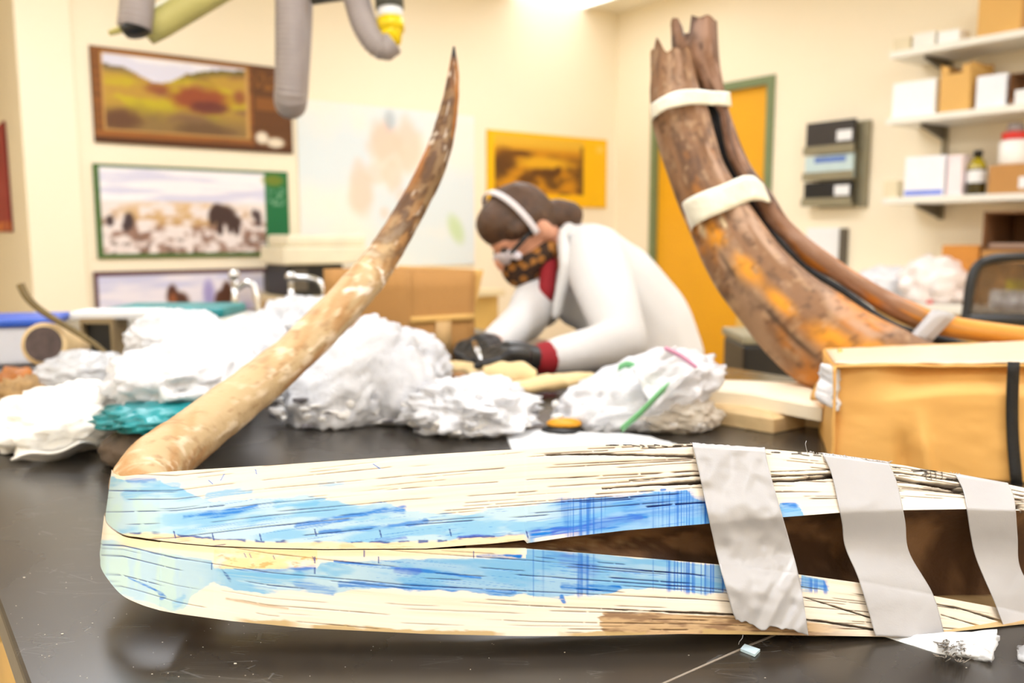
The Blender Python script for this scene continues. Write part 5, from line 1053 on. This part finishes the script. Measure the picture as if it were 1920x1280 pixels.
# counter along the right wall
UC = WB - .62
o = thing('wall_counter', W(WB - .3, 1.2, 0), 'white laminate counter along the right wall under the shelves', 'counter'); vc = uv(onB(1500, 500))[1]
MB().uvbox(UC, WB - .002, -.8, vc, .88, .915).out('worktop', M_white, o, bevel=.003); MB().uvbox(UC + .03, WB - .03, -.78, vc - .02, .1, .88).out('cabinet', M_oak, o); MB().uvbox(UC + .07, WB - .03, -.76, vc - .04, 0, .1).out('plinth', M_black, o)
def onK(x, y, u=None): return onS(x, y, UC + .1 if u is None else u)
def on_counter(x0, x1, ytop, label, m, name, depth, u=None, cat='box', zb=.916):
    u = UC + .1 if u is None else u; a, b_ = uv(onK(x0, 500, u))[1], uv(onK(x1, 500, u))[1]; z1 = onK((x0 + x1) / 2, ytop, u)[2]
    o = thing(name, W(u, (a + b_) / 2, zb), label, cat); MB().uvbox(u, u + depth, b_, a, zb, z1).out('body', m, o, bevel=.003); return o, u, b_, a, z1
o, u, a, b_, z1 = on_counter(1838, 1990, 470, 'low brown carton under the open one on the right counter', M_card, 'carton', .3, UC + .2, 'carton')
q = thing('open_carton', W(u + .1, (a + b_) / 2, z1 + .001), 'open brown carton stacked on the right counter', 'carton'); zt3 = onK(1880, 396, u)[2]; zq = z1 + .001
b = MB(); b.uvbox(u, u + .3, a, b_, zq, zq + .01); b.uvbox(u, u + .3, b_ - .008, b_, zq, zt3); b.uvbox(u, u + .3, a, a + .008, zq, zt3); b.uvbox(u + .29, u + .3, a, b_, zq, zt3); b.uvbox(u, u + .3, a, b_, zt3 - .008, zt3); b.out('shell', M_cardd, q)
MB().uvbox(u + .02, u + .25, a + .02, b_ - .02, zq + .011, zq + .03).out('pale_contents', mat('pale_contents', (170, 140, 120), .7), q)
on_counter(1764, 1834, 460, 'flat orange brown carton on the papers of the right counter', mat('orange_carton', (206, 136, 52), .6), 'carton', .2, UC + .22, 'carton')
for k, (x, y, w, h, lab, m) in enumerate(((1665, 560, 130, 60, 'white plastic bag heaped on the right counter, nearest the rack', M_milky), (1745, 572, 120, 84, 'white and pinkish bag heaped on the right counter by the cartons', mat('pinkish_white_film', (248, 236, 232), .35)))):
    c = onK(x, y, UC + .16); c[2] = .916; s = (c[1] * cp) / F; o = thing('plastic_bag', c, lab, 'bag', 'bags on the right counter'); v, f = crumple(c, (w * s / 2, .14, max(h * s, .1)), 70 + k, .3, 3, 4); mesh('film', v, f, m, o, True)
    if k: v, f = ico(2); mesh('red_mark', v * .016 + onK(1742, 570, UC + .06) + [0, 0, .01], f, mat('red_mark', (226, 90, 84), .5), o, True)
q0, q1 = onB(1514, 427), onB(1576, 505)
o = MB().uvbox(WB - .006, WB - .001, uv(q1)[1], uv(q0)[1], q1[2], q0[2]).out('wall_notice', M_paper); tag(o, 'blank white sheet on the wall below the literature rack', 'notice')
q0, q1 = onB(1580, 428), onB(1588, 512); o = MB().uvbox(WB - .03, WB - .001, uv(q1)[1], uv(q0)[1], q1[2], q0[2]).out('wall_bracket', M_dark); tag(o, 'narrow dark bracket beside the blank white wall sheet', 'bracket')
# mesh-backed chair
cz = 2.35; c = P(1900, 560, cz); ch = thing('mesh_chair', np.array([c[0] + .1, c[1] + .1, 0]), 'black framed mesh backed chair at the right edge behind the brown tusk', 'chair')
fr2_ = crom([P(1803, 625, cz), P(1812, 590, cz), P(1820, 530, cz), P(1832, 500, cz), P(1858, 486, cz), P(1900, 482, cz), P(1990, 480, cz + .02), P(2040, 486, cz + .03), P(2062, 505, cz + .03), P(2072, 560, cz + .03), P(2080, 625, cz + .03)], 70)
MB().tube(fr2_, .0135, 12).out('back_frame', M_black, ch, True)
MB().tube(crom([P(1806, 600, cz), P(1900, 600, cz), P(2000, 602, cz + .02), P(2076, 600, cz + .03)], 20), .018, 12).out('lower_rail', M_black, ch, True)
mshm = film('brown_mesh', (96, 74, 48), .62, .7)
quadgrid('mesh_back', [P(1832, 492, cz), P(2055, 490, cz + .03), P(2076, 600, cz + .03), P(1808, 600, cz)], 10, 16, mshm, ch, lambda s, t: .02 * np.sin(s * math.pi), None, .001)
sx_ = P(1940, 640, cz)
MB().box((sx_[0], sx_[1] + .22, .60), (.46, .44, .06)).out('seat', M_black, ch, bevel=.02)
MB().tube([P(1940, 600, cz + .02), P(1940, 660, cz + .05), [sx_[0], sx_[1] + .1, .6]], .018, 10).out('back_stem', M_black, ch, True)
MB().tube([[sx_[0], sx_[1] + .22, .10], [sx_[0], sx_[1] + .22, .6]], .028, 14).out('gas_lift', M_dark, ch, True)
for k in range(5):
    a = 2 * math.pi * k / 5; e = np.array([sx_[0] + .28 * math.cos(a), sx_[1] + .22 + .28 * math.sin(a), .06]); lg = MB().tube([[sx_[0], sx_[1] + .22, .11], e], [.024, .018], 10).out('leg', M_black, ch, True); v, f = ico(2); mesh('castor', v * .028 + np.array([e[0], e[1], .029]), f, M_black, lg, True)
# things on the counter seen through the mesh
for x0, x1, y0, y1, lab, m, nm in ((1888, 1990, 524, 548, 'yellow packet on the right counter behind the mesh chair', mat('yellow_pack', (226, 204, 20), .5), 'packet'), (1858, 1990, 543, 560, 'white tray on the right counter behind the mesh chair', M_paper, 'tray'), (1866, 1990, 572, 588, 'pale grey tray low behind the mesh chair', mat('grey_tray', (200, 200, 206), .5), 'tray')):
    u = UC + (.115 if nm == 'packet' else .01 if 'grey' in lab else .06); a, b_ = uv(onK(x1, 500, u))[1], uv(onK(x0, 500, u))[1]; zb = max(onK(x0, y1, u)[2], .916)
    o = MB().uvbox(u, u + .045, a, b_, zb if nm == 'packet' else .916 if 'white' in lab else .916, max(onK(x0, y0, u)[2], .94)).out(nm, m, bevel=.003); tag(o, lab, nm)
# dark waste bin by the door
c = P(1450, 640, 2.55); c[2] = 0; o = thing('waste_bin', c, 'tall black bin with a grey rim in front of the yellow door', 'bin'); zt4 = P(1450, 636, 2.55)[2]
MB().box(c, (.24, .24, zt4)).out('body', M_black, o, bevel=.012); MB().box(c + [0, 0, zt4], (.25, .25, .025)).out('rim', mat('grey_rim', (150, 142, 116), .5), o, bevel=.006)
# back counter under the posters, with a dark shelf unit and a pale case on it
ub = uv(onA(470, 560))[0]; o = thing('back_counter', W(ub + .9, WA - .3, 0), 'beige counter along the back wall behind the taps', 'counter')
M_bge = mat('beige_laminate', (226, 206, 164), .5); MB().uvbox(ub, 2.9, WA - .6, WA - .03, .875, .91).out('worktop', M_bge, o, bevel=.003); MB().uvbox(ub + .03, 2.87, WA - .57, WA - .03, .1, .875).out('cabinet', M_oak, o); MB().uvbox(ub + .06, 2.84, WA - .53, WA - .05, 0, .1).out('plinth', M_black, o)
def onD(x, y, v): r = ray(x, y); return np.array([0, 0, CAMZ]) + r * (v / (r @ VX))
vq = WA - .45; q0, q1 = onD(540, 497, vq), onD(645, 557, vq); u0_, u1_ = uv(q0)[0], uv(q1)[0]
o = thing('instrument_base', W((u0_ + u1_) / 2, vq + .1, .911), 'black instrument on the back counter under the pale case', 'instrument'); MB().uvbox(u0_, u1_, vq, vq + .3, .911, q0[2]).out('body', M_black, o, bevel=.006); MB().uvbox(u0_ + .02, u0_ + .1, vq - .004, vq, .94, q0[2] - .02).out('front_panel', M_dark, o)
q2 = onD(532, 470, vq - .02); q3 = onD(690, 440, vq - .02); ztop = q3[2]
o = thing('pale_case', W((u0_ + u1_) / 2, vq + .1, q0[2] + .001), 'pale ivory plastic case on the black instrument', 'case'); M_case = mat('ivory_plastic', (238, 228, 200), .45)
MB().uvbox(uv(q2)[0], uv(q3)[0], vq - .02, vq + .3, q0[2] + .001, q0[2] + .09).out('body', M_case, o, bevel=.01); MB().uvbox(uv(q2)[0] + .03, uv(q3)[0], vq, vq + .28, q0[2] + .09, max(ztop, q0[2] + .13)).out('lid', M_case, o, bevel=.015)

# ================================================================== fume extraction arms hanging from the ceiling
M_arm = mat('yellow_green_tube', (196, 188, 116), .4, var=.05); M_yel = mat('yellow_joint', (246, 212, 10), .4); M_dk = mat('dark_collar', (88, 88, 80), .5)
def hose(name, pts, r, parent, label=None, pitch=.011):
    p = crom(pts, 60); L_ = np.concatenate([[0], np.cumsum(np.linalg.norm(np.diff(p, axis=0), axis=1))]); n = int(L_[-1] / pitch * 4); s = np.linspace(0, L_[-1], n)
    q = np.stack([np.interp(s, L_, p[:, k]) for k in range(3)], 1); rad = r * (1 + .045 * np.cos(s / pitch * 2 * math.pi)); v, f = tube_vf(q, rad, 22); return mesh(name, np.array(v), f, M_hose, parent, True, label=label)
z = 2.0
c = P(300, -60, z); top = np.array([c[0], c[1], ZC])
o = thing('extraction_arm', top, 'fume extraction arm with a yellow green tube above the brown hill poster', 'extraction arm', 'fume extraction arms')
MB().tube([P(272, 62, z), P(300, 42, z + .01), P(440, -40, z + .05), P(560, -110, z + .1)], [.030, .036, .036, .036], 20).out('rigid_tube', M_arm, o, True)
hose('flexible_hose', [P(252, 52, z - .05), P(256, 20, z - .05), P(262, -40, z - .04), P(275, -110, z)], .037, o, 'ribbed grey hose')
MB().tube([P(254, 50, z - .05), P(258, 64, z - .05)], [.034, .026], 20).out('end_collar', M_black, o, True)
MB().tube([P(205, 62, z - .03), P(235, 52, z - .03), P(262, 56, z - .03)], [.006, .010, .012], 10).out('joint_lever', M_arm, o, True)
MB().tube([P(560, -110, z + .1), [P(560, -110, z + .1)[0], P(560, -110, z + .1)[1], ZC - .001]], .04, 18).out('ceiling_pole', M_arm, o, True)
MB().tube([P(275, -110, z), P(420, -150, z + .05), P(560, -112, z + .1)], .037, 18).out('return_hose', M_hose, o, True)
z = 2.05; c2_ = P(640, -80, z)
o = thing('extraction_arm', np.array([c2_[0], c2_[1], ZC]), 'fume extraction arm with two looped grey hoses and a yellow joint', 'extraction arm', 'fume extraction arms')
hose('flexible_hose', [P(545, -110, z - .03), P(546, -40, z - .03), P(546, 60, z - .02), P(545, 140, z), P(544, 185, z + .02), P(546, 190, z + .07), P(550, 150, z + .10), P(556, 60, z + .11), P(560, -60, z + .11)], .0375, o, 'hanging ribbed grey hose')
hose('flexible_hose', [P(655, -60, z), P(668, -5, z), P(682, 42, z), P(702, 76, z), P(722, 88, z), P(736, 78, z)], .031, o, 'curved ribbed grey hose')
MB().tube([P(742, 84, z), P(734, 66, z), P(733, 58, z)], [.014, .028, .030], 20).out('yellow_cone', M_yel, o, True); MB().tube([P(733, 58, z), P(732, 36, z)], .0325, 20).out('yellow_joint', M_yel, o, True)
MB().tube([P(732, 36, z), P(731, 17, z)], .030, 20).out('white_collar', M_paper, o, True); MB().tube([P(731, 17, z), P(728, -30, z)], .034, 20).out('dark_collar', M_dk, o, True)
MB().tube([P(728, -30, z), P(700, -90, z), c2_], .03, 16).out('bent_tube', M_arm, o, True); MB().tube([P(585, 0, z + .05), P(660, -12, z + .03), P(728, -30, z)], [.012, .014, .018], 12).out('support_rod', M_dk, o, True)
MB().tube([c2_, [c2_[0], c2_[1], ZC - .001]], .04, 18).out('ceiling_pole', M_arm, o, True); MB().tube([P(545, -110, z - .03), c2_, P(655, -60, z)], .03, 14).out('manifold', M_arm, o, True)
